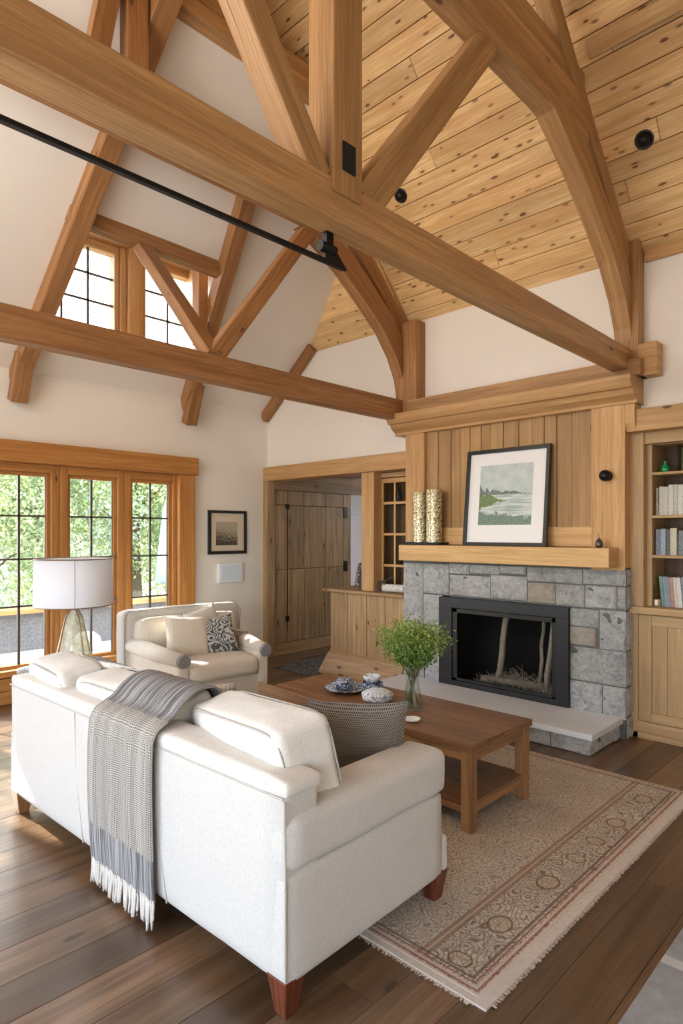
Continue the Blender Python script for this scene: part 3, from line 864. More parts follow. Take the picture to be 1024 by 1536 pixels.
# insert
ins = MB(); y0, y1, z0, z1 = 2.229, 3.513, .166, .992
ins.box(4.955, 5.01, y0, y1, z1 - .095, z1, 'y'); ins.box(4.955, 5.01, y0, y0 + .108, z0, z1 - .095, 'z')
ins.box(4.955, 5.01, y1 - .145, y1, z0, z1 - .095, 'z'); ins.box(4.955, 5.01, y0 + .108, y1 - .145, z0, z0 + .045, 'y')
ins.build('surround', M['char'], fp, bevel=.003)
fr = MB(); ya, yb, za, zb = 2.34, 3.362, .215, .892
fr.box(4.965, 4.99, ya, yb, zb - .04, zb, 'y'); fr.box(4.965, 4.99, ya, ya + .035, za, zb, 'z'); fr.box(4.965, 4.99, yb - .05, yb, za, zb, 'z'); fr.box(4.965, 4.99, ya, yb, za, za + .025, 'y')
fr.build('door_frame', M['frame_black'], fp, bevel=.003)
MB().box(4.978, 4.982, ya + .03, yb - .04, za + .02, zb - .03).build('fire_glass', M['smoke'], fp)
fb = MB(); fb.box(5.40, 5.43, ya - .05, yb + .05, .15, .95); fb.box(5.0, 5.43, ya - .08, ya - .05, .15, .95); fb.box(5.0, 5.43, yb + .05, yb + .08, .15, .95)
fb.box(5.0, 5.43, ya - .08, yb + .08, .93, .96); fb.box(5.0, 5.43, ya - .08, yb + .08, .14, .2)
fb.build('firebox', M['soot_recess_black'], fp)
M['birch'] = plain('birch_bark', (.56, .49, .38), .9, var=.5, scale=25)
M['ash'] = plain('ash', (.46, .42, .34), 1, var=.5, scale=40)
for i, (p, q, r_, lab) in enumerate((((5.14, 2.98, .21), (5.17, 2.90, .88), .028, 'tall pale birch log standing upright in the firebox'),
                               ((5.12, 2.50, .25), (5.2, 2.46, .86), .026, 'mottled log upright at the right side of the firebox'),
                               ((5.24, 2.62, .21), (5.28, 2.60, .84), .018, 'thin pole upright behind the fire, left of the mottled log'),
                               ((5.12, 3.14, .24), (5.18, 2.44, .25), .03, 'long log lying across the bottom of the firebox'))):
    pts = [tuple(Vector(p).lerp(Vector(q), k / 5) + Vector((0, RN.uniform(-.008, .008), 0))) for k in range(6)]
    tag(MB().tube(pts, r_, 9).build('fire_log', M['birch'], smooth=True), lab, 'log')
mb = MB()
for i in range(260):
    a = RN.uniform(2.42, 3.14); h = max(.03, .24 - abs(a - 2.78) * .5) * RN.random()
    p = Vector((RN.uniform(5.05, 5.3), a, .205 + h * .5)); dd = Vector((RN.uniform(-.4, .4), RN.uniform(-1, 1), RN.uniform(-.3, .8))).normalized() * RN.uniform(.03, .11)
    mb.tube([p - dd, p + dd], .0028, 4)
tag(mb.build('kindling', M['ash']), 'tangle of pale twigs and ash in the firebox', 'kindling', kind='stuff')

# overmantel
om = thing('overmantel', 'oak board panelling with pilasters and moulded cornice above the mantel', 'panelling', (5.0, 2.88, 1.49))
mb = MB()
ed = [3.72, 3.581, 3.434, 3.32, 3.218, 3.10, 2.998, 2.87, 2.72, 2.59, 2.48, 2.369, 2.236, 2.06]
for i in range(len(ed) - 1):
    mb.box(5.04 + .004 * (i % 3), 5.13, ed[i + 1] + .0025, ed[i] - .0025, 1.49, 2.64, 'z')
mb.build('panel_boards', M['panel'], om, bevel=.003, seg=1)
MB().box(5.02, 5.06, 2.06, 3.72, 1.49, 1.655, 'y').build('bottom_rail', M['mantel'], om, bevel=.004)
MB().box(XF, XW, 3.718, 3.953, 1.49, 2.63, 'z').build('pilaster', M['trim'], om, bevel=.005)
MB().box(XF, XW + .05, 1.795, 2.06, 1.30, 2.63, 'z').build('pilaster', M['trim'], om, bevel=.005)
prof = [(XW, 2.60), (4.985, 2.60), (4.985, 2.625), (4.93, 2.66), (4.90, 2.70), (4.87, 2.705), (4.845, 2.745), (4.845, 2.80), (XW, 2.80)]
mb = MB(); mb.prism(prof, 'y', 1.70, 4.08, 'y')
mb.build('cornice', M['trim'], om, bevel=.003)
mb = MB(); mb.box(4.93, XW, 1.66, 3.88, 2.80, 2.93, 'y'); mb.build('frieze_beam', M['beam'], om, bevel=.006)
MB().prism([(4.995, 2.60), (4.995, 2.45), (5.02, 2.40), (XW, 2.40), (XW, 2.60)], 'y', 1.72, 1.795, 'z').build('corner_bracket', M['trim'], om, bevel=.004)
tag(MB().box(5.0, 5.13, 1.56, 1.70, 2.80, 3.05, 'x').build('beam_end_block', M['trim'], bevel=.01), 'square timber block on the wall at the right end of the long tie beam', 'block')
# mantel
tag(MB().box(4.81, 5.0, 1.845, 3.89, 1.335, 1.487, 'y').build('mantel_shelf', M['mantel'], bevel=.006), 'thick pale timber mantel shelf above the grey stone', 'mantel shelf')

# picture on the mantel
pc = thing('framed_picture', 'large black framed lake landscape print leaning on the mantel', 'picture', (4.9, 2.8, 1.488))
def lean(x0, dx, y, z): return (x0 + dx * (z - 1.49) / .87, y, z)
def leanbox(mb, xa, xb, y0, y1, z0, z1):
    vs = []
    for z in (z0, z1):
        for y in (y0, y1):
            for x in (xa, xb):
                vs.append((x + .09 * (z - 1.49) / .87, y, z))
    mb.add(vs, [(0, 2, 3, 1), (4, 5, 7, 6), (0, 1, 5, 4), (2, 6, 7, 3), (0, 4, 6, 2), (1, 3, 7, 5)], (0, 1, 0))
mb = MB()
leanbox(mb, 4.90, 4.94, 2.398, 3.212, 2.325, 2.36); leanbox(mb, 4.90, 4.94, 2.398, 3.212, 1.488, 1.52)
leanbox(mb, 4.90, 4.94, 2.398, 2.43, 1.52, 2.325); leanbox(mb, 4.90, 4.94, 3.18, 3.212, 1.52, 2.325)
mb.build('frame', M['frame_black'], pc, bevel=.003)
mb = MB(); leanbox(mb, 4.922, 4.935, 2.43, 3.18, 1.52, 2.325); mb.build('mount', M['paper'], pc)
mb = MB()
def dq(z): return 4.9205 + .09 * (z - 1.49) / .87
mb.add([(dq(1.675), 3.07, 1.675), (dq(1.675), 2.55, 1.675), (dq(2.215), 2.55, 2.215), (dq(2.215), 3.07, 2.215)], [(0, 1, 2, 3)], uvs=[(0, 0), (1, 0), (1, 1), (0, 1)])
mb.build('print', landscape_mat(), pc)
# vases
vs_ = [('mosaic_vase', (4.93, 3.715), .495, .074, 'gold speckled mosaic cylinder vase, the left one on the mantel tray'), ('mosaic_vase', (4.92, 3.54), .515, .076, 'gold speckled mosaic cylinder vase, the right one on the mantel tray')]
for nm, (x, y), h, r_, lab in vs_:
    t = thing(nm, lab, 'vase', (x, y, 1.505), group='mosaic vases on the mantel')
    t['group'] = 'mosaic vases on the mantel'
    MB().lathe([(r_ * .96, 0), (r_, .01), (r_, h - .005), (r_ * .99, h), (r_ * .93, h), (r_ * .93, .02), (0, .02)], (x, y, 1.505), 32).build('vase_body', M['gold'], t, smooth=False)
tr = MB(); tr.box(4.84, 4.99, 3.42, 3.85, 1.488, 1.494); tr.box(4.84, 4.85, 3.42, 3.85, 1.494, 1.515); tr.box(4.84, 4.99, 3.42, 3.43, 1.494, 1.515); tr.box(4.84, 4.99, 3.84, 3.85, 1.494, 1.515)
tag(tr.build('tray', M['black'], bevel=.002), 'narrow dark tray under the gold vases on the mantel', 'tray')
M['pewter'] = plain('pewter', (.10, .10, .105), .35, .8)
t = thing('pear_ornament', 'small dark pear ornament at the right end of the mantel', 'ornament', (4.9, 1.955, 1.487))
MB().lathe([(.001, 0), (.022, .002), (.030, .02), (.026, .045), (.014, .065), (.006, .075), (0, .077)], (4.9, 1.955, 1.487), 16).build('pear_body', M['pewter'], t, smooth=True)
MB().tube([(4.9, 1.955, 1.56), (4.9, 1.957, 1.59), (4.9, 1.965, 1.605)], .0025, 5).build('stalk', M['iron'], t)
# sconce ball
t = thing('wall_light', 'black globe wall light on the right oak pilaster', 'wall light', (5.0, 1.927, 2.053))
mb = MB()
def ball(mb, c, r_, n=14, sq=(1, 1, 1)):
    prof = [(r_ * math.sin(PI * i / n), -r_ * math.cos(PI * i / n)) for i in range(n + 1)]
    prof[0] = (0, -r_); prof[-1] = (0, r_)
    return mb.lathe([(a * sq[0], z * sq[2]) for a, z in prof], c, 18)
ball(MB(), (4.945, 1.927, 2.053), .045).build('globe', M['black'], t, smooth=True)
MB().tube([(5.0, 1.927, 2.053), (4.985, 1.927, 2.053)], .04, 20).build('backplate', M['black'], t, smooth=False)
MB().tube([(4.99, 1.927, 2.053), (4.93, 1.927, 2.053)], .012, 10).build('arm', M['black'], t)

# ceiling spots
def spot(p, lab):
    t = thing('ceiling_spotlight', lab, 'ceiling light', p, group='eyeball spotlights in the plank ceiling')
    q = Vector(p); dn = -up
    def ring(prof, name, mat):
        mb = MB(); nn = 24; a = dn.cross(Vector((0, 1, 0))).normalized(); b = Vector((0, 1, 0)); vs = []
        for r_, h in prof:
            for i in range(nn):
                th = 2 * PI * i / nn; vs.append(q + dn * h + a * (r_ * math.cos(th)) + b * (r_ * math.sin(th)))
        fs = [(k * nn + i, k * nn + (i + 1) % nn, (k + 1) * nn + (i + 1) % nn, (k + 1) * nn + i) for k in range(len(prof) - 1) for i in range(nn)]
        fs.append(tuple((len(prof) - 1) * nn + i for i in range(nn)))
        mb.add(vs, fs); mb.build(name, mat, t, smooth=True)
    ring([(.062, 0), (.064, .006), (.055, .012), (.050, .006)], 'trim_ring', M['char'])
    ring([(.050, .004), (.046, .022), (.036, .038), (.020, .048), (.004, .05)], 'eyeball', M['black'])
spot((4.6, 1.52, zP(4.6)), 'black eyeball spotlight in the ceiling at the upper right')
spot((4.36, 3.50, zP(4.36)), 'black eyeball spotlight in the ceiling beside the near king post strut')

# black rod under the near tie beam
t = thing('light_track', 'thin black track hanging below the near tie beam', 'track', (1.8, 1.85, 2.73))
MB().box(-.9, 1.92, 1.84, 1.862, 2.722, 2.738, 'x').build('rail', M['black'], t, bevel=.002)
mb = MB(); mb.box(1.80, 1.84, 1.835, 1.865, 2.80, 2.85); mb.tube([(1.82, 1.85, 2.81), (1.82, 1.85, 2.735)], .010, 10)
mb.prism([(1.80, 2.735), (1.93, 2.725), (1.85, 2.80), (1.80, 2.80)], 'y', 1.842, 1.858)
mb.build('bracket', M['black'], t)
MB().tube([(1.775, 1.85, 2.785), (1.86, 1.85, 2.785)], .022, 12).build('lamp_head', M['black'], t, smooth=False)

# ------------------------------------------------------------------ passage, plank door, counter, glazed cupboard
struct(MB().box(5.06, 5.36, 3.97, YW, 2.27, 2.445, 'y').build('trim_7', M['trim'], bevel=.006))
struct(MB().box(5.06, 5.18, YW - .09, YW, 0, 2.27, 'z').build('trim_8', M['old'], bevel=.005))
struct(MB().box(5.10, 5.29, 4.47, 4.65, .97, 2.27, 'z').build('trim_9', M['trim'], bevel=.005))
mb = MB()
xx = 5.30
for i in range(14): mb.box(5.36 + i * .33, 5.36 + i * .33 + .327, 3.4, 7.8, 2.40, 2.43, 'y')
struct(mb.build('ceiling_passage', M['old']))
struct(MB().box(5.2, 6.7, YW - .04, YW + .15, 2.27, 2.42).box(5.13, 6.68, YW + .05, YW + .2, 0, 2.3).build('wall_passage', M['old']))
struct(MB().box(6.6, 10.1, 7.6, 7.75, 0, 2.5).box(9.9, 10.05, 3, 7.75, 0, 2.5).box(5.35, 10.05, 3.7, 3.8, 0, 2.5).build('wall_hall', M['cool_plaster']))
struct(MB().box(6.7, 9.9, 7.55, 7.6, 1.86, 1.90, 'x').build('trim_10', M['white']))
struct(MB().box(5.18, 6.9, YW - .10, YW - .04, 2.165, 2.285, 'x').build('trim_11', M['old'], bevel=.004))
d_ = tag(bpy.data.objects.new('door_1', None), kind='structure'); C.objects.link(d_); d_.location = (6.1, YW, 0)
mb = MB()
bx = [5.19, 5.43, 5.735, 6.14, 6.50, 6.66]
for i in range(5):
    mb.box(bx[i] + .002, bx[i + 1] - .003, YW - .05, YW + .04, .16, 1.12, 'z'); mb.box(bx[i] + .002, bx[i + 1] - .003, YW - .05, YW + .04, 1.125, 1.97, 'z')
    mb.box(bx[i] + .002, bx[i + 1] - .003, YW - .05, YW + .04, 1.975, 2.165, 'z')
mb.box(5.19, 6.66, YW - .06, YW + .04, 0, .155, 'x')
mb.build('door_boards', M['old'], d_, bevel=.005)
mb = MB()
for z in (1.955, .47): mb.box(5.40, 5.455, YW - .065, YW - .05, z - .035, z + .035)
mb.box(5.426, 5.438, YW - .056, YW - .05, .3, 1.95)
for z in (1.9, 1.13): mb.box(6.50, 6.57, YW - .066, YW - .05, z - .08, z + .07)
mb.build('strap_hinge', M['black'], d_, bevel=.003)

cb = thing('counter_cabinet', 'low plank fronted oak counter cabinet left of the fireplace', 'cabinet', (5.25, 4.5, 0))
ctop = MB().box(4.99, 5.62, 3.985, 5.16, .935, .97, 'y').build('worktop', M['cab'], cb, bevel=.008)
mb = MB()
ed = [3.985, 4.26, 4.52, 4.80, 5.08]
for i in range(4): mb.box(5.04, 5.08, ed[i] + .004, ed[i + 1] - .004, .26, .935, 'z')
mb.box(5.08, 5.6, 3.99, 5.078, .1, .93, 'z')
mb.build('plank_body', M['cab'], cb, bevel=.003)
mb = MB(); mb.prism([(5.04, .26), (5.0, .235), (4.93, .05), (4.93, 0), (5.3, 0), (5.3, .26)], 'y', 3.985, 5.085, 'y')
mb.add([(5.0, 5.085, .235), (4.93, 5.085, .05), (4.93, 5.085, 0), (5.3, 5.085, 0), (5.3, 5.085, .26), (4.93, 5.15, .05), (4.93, 5.15, 0), (5.3, 5.15, 0), (5.3, 5.15, .05)],
       [(0, 1, 5), (1, 2, 6, 5), (2, 3, 7, 6), (0, 5, 8, 4), (5, 6, 7, 8)], (0, 1, 0))
mb.build('flared_plinth', M['cab'], cb, bevel=.003)
# glazed cupboard
gc = thing('glazed_cupboard', 'tall small-paned glass cupboard between post and chimney', 'cupboard', (5.4, 4.23, .971))
mb = MB()
mb.box(5.22, 5.6, 4.47, 4.50, .971, 2.26, 'z'); mb.box(5.22, 5.6, 3.985, 4.0, .971, 2.26, 'z'); mb.box(5.57, 5.6, 4.0, 4.47, .971, 2.26, 'z'); mb.box(5.22, 5.6, 4.0, 4.47, 2.21, 2.26, 'y')
mb.build('carcass', M['cab'], gc)
dr = MB(); dr.box(5.225, 5.26, 4.44, 4.475, .975, 2.2, 'z'); dr.box(5.225, 5.26, 4.0, 4.03, .975, 2.2, 'z'); dr.box(5.225, 5.26, 4.03, 4.44, 2.15, 2.2, 'y'); dr.box(5.225, 5.26, 4.03, 4.44, .975, 1.01, 'y')
for z in (1.93, 1.59, 1.25): dr.box(5.23, 5.255, 4.0, 4.44, z - .014, z + .014, 'y')
dr.box(5.232, 5.253, 4.275, 4.297, 1.0, 2.15, 'z')
dd = dr.build('glazed_door', M['trim'], gc, bevel=.003)
MB().box(5.24, 5.244, 4.03, 4.44, 1.0, 2.16).build('pane', M['smoke'], dd)
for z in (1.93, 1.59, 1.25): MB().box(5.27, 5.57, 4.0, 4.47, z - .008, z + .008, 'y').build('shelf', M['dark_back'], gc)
M['greenjar'] = plain('dark_green_jar', (.04, .07, .04), .3)
M['copper'] = plain('dull_copper', (.22, .12, .06), .4, .6)
for i, (y, z, h, r_, mt, lb) in enumerate(((4.38, 1.94, .17, .04, 'greenjar', 'dark green jar on the top shelf of the glazed cupboard'), (4.13, 1.94, .15, .045, 'ash', 'pale jar on the top shelf of the glazed cupboard'),
                                 (4.36, 1.26, .2, .035, 'copper', 'copper jug on the lower shelf of the glazed cupboard'), (4.12, 1.6, .16, .05, 'greenjar', 'dark green jar on the middle shelf of the glazed cupboard'))):
    tag(MB().lathe([(r_ * .7, 0), (r_, h * .3), (r_ * .9, h * .7), (r_ * .45, h * .85), (r_ * .5, h), (0, h)], (5.42, y, z), 16).build('jar', M[mt], smooth=True), lb, 'jar')
# white roll and hook basket on the counter
mb = MB(); mb.tube([(5.12, 4.34, 1.015), (5.13, 4.06, 1.02)], .042, 16)
tag(mb.build('birch_roll', plain('white_bark', (.62, .60, .57), .8, var=.4, scale=30), smooth=False), 'pale birch bark roll lying on the counter', 'log')
mb = MB()
for a in range(0, 3):
    mb.tube([(5.1 + .02 * a, 4.37 + .055 * math.cos(t_), 1.03 + .058 * math.sin(t_)) for t_ in [k * 2 * PI / 18 for k in range(19)]], .006, 5)
mb.tube([(5.12, 4.38, 1.06), (5.12, 4.22, 1.14)], .006, 5)
tag(mb.build('wire_ring', M['iron']), 'dark wire ring ornament beside the birch roll on the counter', 'ornament')
mb = MB()
for i in range(90):
    z = i / 90; rr = .06 * (1 - z) ** .6 + .008; a = i * 2.4
    c = Vector((5.28 + rr * math.cos(a), 4.80 + rr * math.sin(a), .985 + z * .27)); o_ = Vector((math.cos(a), math.sin(a), .35)) * .035; sd = Vector((-math.sin(a), math.cos(a), 0)) * .016
    mb.add([c - sd, c + o_ * .6 - sd * .8, c + o_, c + o_ * .6 + sd * .8, c + sd, c + o_ * .5 + Vector((0, 0, .012))], [(0, 1, 5), (1, 2, 5), (2, 3, 5), (3, 4, 5), (0, 5, 4)], rnd=RN.random())
mb.lathe([(.04, 0), (.05, .1), (.02, .22), (0, .25)], (5.28, 4.8, .97), 10)
tag(mb.build('pine_cone_ornament', plain('cone_grey', (.12, .12, .11), .8, var=.6, scale=30)), 'dark scaly cone ornament standing on the counter behind the post', 'ornament')
# patterned mat in the passage
tag(MB().box(4.75, 5.9, 5.05, 5.75, .001, .012).build('passage_mat', scroll_mat('dark_mat_print', (.16, .16, .16), (.02, .018, .016), 6, 'Object')), 'dark diamond patterned mat on the floor at the passage', 'rug')

# ------------------------------------------------------------------ bookcase right
bc = thing('bookcase', 'built-in oak bookcase with cupboard right of the fireplace', 'bookcase', (5.2, 1.2, 0))
YR = .62
MB().box(5.02, 5.2, YR, 1.79, 2.385, 2.555, 'y').build('header_beam', M['trim'], bc, bevel=.006)
mb = MB()
mb.box(5.13, 5.2, YR, 1.77, 2.295, 2.385, 'y'); mb.box(5.11, 5.18, 1.695, 1.80, 1.03, 2.385, 'z')
mb.box(5.18, 5.5, 1.655, 1.70, 1.03, 2.3, 'z'); mb.box(5.13, 5.5, YR, YR + .06, 1.03, 2.3, 'z'); mb.box(5.2, 5.5, YR, 1.72, 2.29, 2.33, 'y')
mb.build('face_frame', M['shelf'], bc, bevel=.003)
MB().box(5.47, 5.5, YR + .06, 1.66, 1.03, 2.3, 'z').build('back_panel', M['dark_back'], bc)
SH = (2.075, 1.74, 1.43)
for z in SH: MB().box(5.17, 5.47, YR + .06, 1.657, z - .022, z, 'y').build('shelf', M['shelf'], bc, bevel=.003)
MB().box(5.07, 5.5, YR, 1.80, .975, 1.03, 'y').build('counter', M['shelf'], bc, bevel=.008)
mb = MB()
mb.box(5.14, 5.5, YR, 1.77, .02, .975, 'z')
mb.build('cupboard_body', M['shelf'], bc)
mb = MB(); mb.box(5.115, 5.15, 1.737, 1.80, .0, .975, 'z'); mb.box(5.115, 5.15, YR, 1.78, .0, .05, 'y'); mb.box(5.12, 5.15, YR, 1.78, .05, .135, 'y')
mb.build('plinth', M['shelf'], bc, bevel=.004)
dr = MB(); dr.box(5.12, 5.15, 1.64, 1.735, .14, .965, 'z'); dr.box(5.12, 5.15, 1.05, 1.64, .885, .965, 'y'); dr.box(5.12, 5.15, 1.05, 1.64, .14, .21, 'y'); dr.box(5.12, 5.15, 1.05, 1.13, .21, .885, 'z')
for a, b_ in ((1.53, 1.64), (1.415, 1.527), (1.27, 1.412), (1.13, 1.267)): dr.box(5.132, 5.15, a, b_, .21, .885, 'z')
dr.build('door', M['shelf'], bc, bevel=.003)

def book(y, w, z, h, d, mat, label, tilt=0, group=None):
    t = MB(); t.box(0, d, -w / 2, w / 2, 0, h); t.box(.004, d - .004, -w / 2 + .002, w / 2 - .002, h, h + .0015)
    o = t.build('book', mat, bevel=.002)
    o.location = (5.215 + RN.uniform(0, .015), y, z); o.rotation_euler = (math.radians(tilt), 0, 0)
    return tag(o, label, 'book', group)
bw_ = bookspine('book_white', (.58, .57, .52), (.12, .12, .11))
books = [
 # white row on second shelf: (width, height, colour, label)
 (SH[1], [(.020, .215, (.20, .15, .10), 'thin brown book at the left end of the white book row'), (.036, .225, (.52, .51, .46), 'pale book with blank spine, second in the white row'),
          (.030, .22, (.55, .53, .50), 'off-white book with blank spine, third in the white row'), (.034, .235, (.60, .59, .55), 'white book with dark lettering low on the spine, mid white row'),
          (.030, .235, (.50, .48, .44), 'taller white book right of the dark-lettered one'), (.034, .232, (.62, .62, .58), 'white book with speckled spine in the white row'), (.036, .238, (.56, .56, .54), 'thick white book with a dark mark at its top'),
          (.03, .225, (.60, .62, .62), 'cool white book near the frame edge in the white row'), (.03, .22, (.5, .5, .48), 'pale grey book last visible in the white row')], 0, 'white books on the second shelf'),
 (SH[2], [(.036, .20, (.10, .13, .20), 'navy book at the left end of the third shelf'), (.034, .205, (.30, .36, .42), 'light blue-grey book, second on the third shelf'), (.028, .198, (.05, .05, .06), 'black book between blue and cream ones on the third shelf'),
          (.046, .21, (.55, .52, .42), 'thick cream book on the third shelf'), (.014, .17, (.03, .03, .03), 'slim black book right of the thick cream one'), (.036, .19, (.12, .15, .15), 'dark book with white label on the third shelf'), (.03, .20, (.40, .45, .46), 'pale teal book near the frame edge on the third shelf'), (.03, .2, (.2, .2, .24), 'slate book last visible on the third shelf')], 0, 'books on the third shelf'),
 (1.031, [(.024, .235, (.10, .22, .18), 'dark green patterned book leftmost of the leaning ones'), (.026, .232, (.16, .26, .34), 'blue-green book second of the leaning ones'), (.020, .23, (.22, .20, .26), 'grey violet book third of the leaning ones'), (.024, .228, (.35, .20, .16), 'brick red book among the leaning ones'),
          (.022, .23, (.62, .52, .40), 'tan book among the leaning ones'), (.030, .228, (.62, .62, .64), 'white spined book with blue marks among the leaning ones'), (.028, .232, (.14, .18, .22), 'dark blue lettered book among the leaning ones'), (.026, .23, (.40, .30, .30), 'dusty rose book among the leaning ones'), (.026, .23, (.2, .3, .28), 'teal book near the frame edge among the leaning ones')], -5, 'leaning books on the counter shelf')]
bi = 0
for z, row, tilt, grp in books:
    y = 1.64 if tilt == 0 else 1.60
    for w, h, c, lab in row:
        lum = sum(c) / 3; c2 = (.10, .10, .09) if lum > .35 else (.65, .65, .6)
        bi += 1
        o = book(y - w / 2, w, z, h, .17, bookspine('book_cover_%d' % bi, c, c2), lab, tilt, grp)
        y -= w + .0015
t = thing('small_box', 'small low wooden box with pale end at the foot of the leaning books', 'box', (5.3, 1.63, 1.031))
MB().box(5.215, 5.36, 1.605, 1.65, 1.031, 1.085, 'x').build('box_body', M['cab'], t, bevel=.002); MB().box(5.212, 5.215, 1.625, 1.645, 1.04, 1.08).build('pale_end', M['paper'], t)
M['green_glass'] = plain('green_glass', (.01, .30, .10), .12, 0, spec=.8)
tag(MB().lathe([(.028, 0), (.036, .02), (.03, .045), (.013, .065), (.011, .085), (.015, .09), (0, .09)], (5.28, 1.59, SH[0] + .001), 18).build('green_bottle', M['green_glass'], smooth=True), 'small green glass bottle on the top bookcase shelf', 'bottle')
t = thing('glass_vase_large', 'tall clear cylinder vase of stems on the top bookcase shelf', 'vase', (5.3, 1.45, SH[0] + .001)); t.name = 'cylinder_vase'
MB().lathe([(.055, 0), (.055, .205), (.051, .205), (.051, .006), (0, .006)], (5.3, 1.45, SH[0] + .001), 24).build('vase_glass', M['smoke'], t, smooth=False)
mb = MB()
for i in range(34):
    a = RN.random() * 6.28; r_ = RN.random() * .04; mb.tube([(5.3 + r_ * math.cos(a), 1.45 + r_ * math.sin(a), SH[0] + .01), (5.3 + r_ * math.cos(a + .6), 1.45 + r_ * math.sin(a + .6), SH[0] + .19)], .004, 4)
mb.build('stems', plain('dry_stems', (.30, .33, .18), .8, var=.7, scale=40), t)

# ------------------------------------------------------------------ window-wall picture and panel
t = thing('framed_sketch', 'small black framed ink sketch with cream mount on the window wall', 'picture', (4.5, YW, 1.35))
mb = MB(); mb.box(4.218, 4.78, YW - .028, YW, 1.845, 1.878); mb.box(4.218, 4.78, YW - .028, YW, 1.348, 1.385); mb.box(4.218, 4.255, YW - .028, YW, 1.385, 1.845); mb.box(4.745, 4.78, YW - .028, YW, 1.385, 1.845)
mb.build('frame', M['frame_black'], t, bevel=.003)
MB().box(4.25, 4.75, YW - .012, YW - .002, 1.38, 1.85).build('mount', M['cream_mat'], t)
MB().add([(4.33, YW - .0135, 1.455), (4.65, YW - .0135, 1.455), (4.65, YW - .0135, 1.74), (4.33, YW - .0135, 1.74)], [(0, 1, 2, 3)], uvs=[(0, 0), (1, 0), (1, 1), (0, 1)]).build('sketch', sketch_mat(), t)
t = thing('wall_panel', 'white square control panel below the small framed sketch', 'control panel', (4.5, YW, 1.0))
MB().box(4.35, 4.70, YW - .05, YW, 1.0, 1.237).build('housing', M['white'], t, bevel=.006)
MB().box(4.38, 4.67, YW - .054, YW - .05, 1.03, 1.21).build('face_plate', plain('pale_blue_plate', (.70, .80, .90), .3), t, bevel=.003)

# ------------------------------------------------------------------ sofa
sofa = thing('sofa', 'large off-white linen sofa seen from behind in the foreground', 'sofa', (1.318, 1.535, 0), math.radians(1.9))
SL = 2.33
b = MB()
b.soft((.085, SL / 2, .445), (.17, SL - .012, .65), .025, (.006, .0, .0), 16, .002, 3)
b.build('backrest', M['linen'], sofa, smooth=True, local=True)
cap = MB(); cap.soft((.088, SL / 2, .762), (.178, SL + .006, .06), .026, (0, 0, .006), 16, .004, 8, 9)
cap.build('back_cap', M['linen2'], sofa, smooth=True, local=True)
# seams on the back
sm = MB()
for y in (.78, 1.50): sm.tube([(-.0035, y, .735), (-.0035, y - .02, .45), (-.0035, y - .09, .13)], .0028, 5)
sm.tube([(.0, .004, .73), (.0, -.001, .48), (.0, -.001, .145)], .0045, 6)
sm.tube([(-.001, .01, .735), (-.004, SL / 2, .737), (-.001, SL - .01, .735)], .004, 6)
sm.build('piping', M['piping'], sofa, local=True)
for y0 in (0, SL - .2):
    yc_ = y0 + .1
    a = MB()
    a.soft((.462, yc_, .30), (.916, .204, .36), .018, (0, .004, 0), 12, .001, 5)
    sgn = -1 if y0 == 0 else 1
    a.build('arm_panel', M['linen'], sofa, smooth=True, local=True)
    a = MB()
    a.soft((.477, yc_ + sgn * .006, .575), (.935, .218, .19), .044, (.008, .006, .006), 20, .003, 4)
    a.build('arm_pad', M['linen'], sofa, smooth=True, local=True)
bs = MB(); bs.soft((.545, SL / 2, .205), (.83, SL - .03, .17), .02, (0, 0, 0), 10)
bs.build('base', M['linen'], sofa, smooth=True, local=True)
for i in range(3):
    w = (SL - .42) / 3
    s_ = MB(); s_.soft((.60, .21 + w * (i + .5), .385), (.80, w - .006, .20), .06, (.01, 0, .02), 14, .004, i)
    s_.build('seat_cushion', M['linen'], sofa, smooth=True, local=True)
for y in (.0, SL - .2):
    MB().soft((.95, y + .1, .20), (.05, .19, .16), .02).build('arm_front', M['linen'], sofa, smooth=True, local=True)
def sofa_leg(x, y, mat):
    vs = []
    for (w, z) in ((.055, .0), (.095, .135)):
        for i, j in ((-1, -1), (1, -1), (1, 1), (-1, 1)): vs.append((x + i * w / 2, y + j * w / 2, z))
    MB().add(vs, [(3, 2, 1, 0), (4, 5, 6, 7), (0, 1, 5, 4), (1, 2, 6, 5), (2, 3, 7, 6), (3, 0, 4, 7)], (0, 0, 1)).build('leg', mat, sofa, bevel=.004, local=True)
for x, y in ((.05, .05), (.92, .05), (.05, SL - .05), (.92, SL - .05), (.05, 1.12)): sofa_leg(x, y, M['leg'] if y < .5 else M['table_edge'])
# back cushions are things that lie on the sofa
def backcush(x, y, z, w, h, t, rz, lean_, seed, label, group='loose back cushions on the sofa', mat='linen2', tilt=0):
    r = thing('back_cushion', label, 'cushion', (x, y, z - h / 2), group=group)
    Mx = rotm('Z', rz) @ rotm('X', tilt) @ rotm('Y', lean_)
    m_ = MB(); m_.soft((0, 0, h / 2), (t, w, h), .038, (.045, .0, .014), 22, .012, seed, 5, Mx)
    m_.build('cushion_body', M[mat], r, smooth=True, local=True)
    pp = MB()
    for sx in (-1, 1):
        ring = []
        for k in range(65):
            a = 2 * PI * k / 64
            cu, cv = math.cos(a), math.sin(a)
            q = 9
            rr = (abs(cu) ** q + abs(cv) ** q) ** (-1 / q)
            y_ = cu * rr * (w / 2 - .010); z_ = cv * rr * (h / 2 - .006)
            v = Mx @ Vector((sx * (t / 2 - .006), y_, z_))
            ring.append(v + Vector((0, 0, h / 2)))
        pp.tube(ring, .0045, 5)
    pp.build('piping', M['piping'], r, smooth=True, local=True)
    return r
backcush(1.580, 1.975, .690, .74, .43, .23, -8, -12, 2, 'plump off-white back cushion at the near end of the sofa, beside the grey knit pillow', tilt=-4)
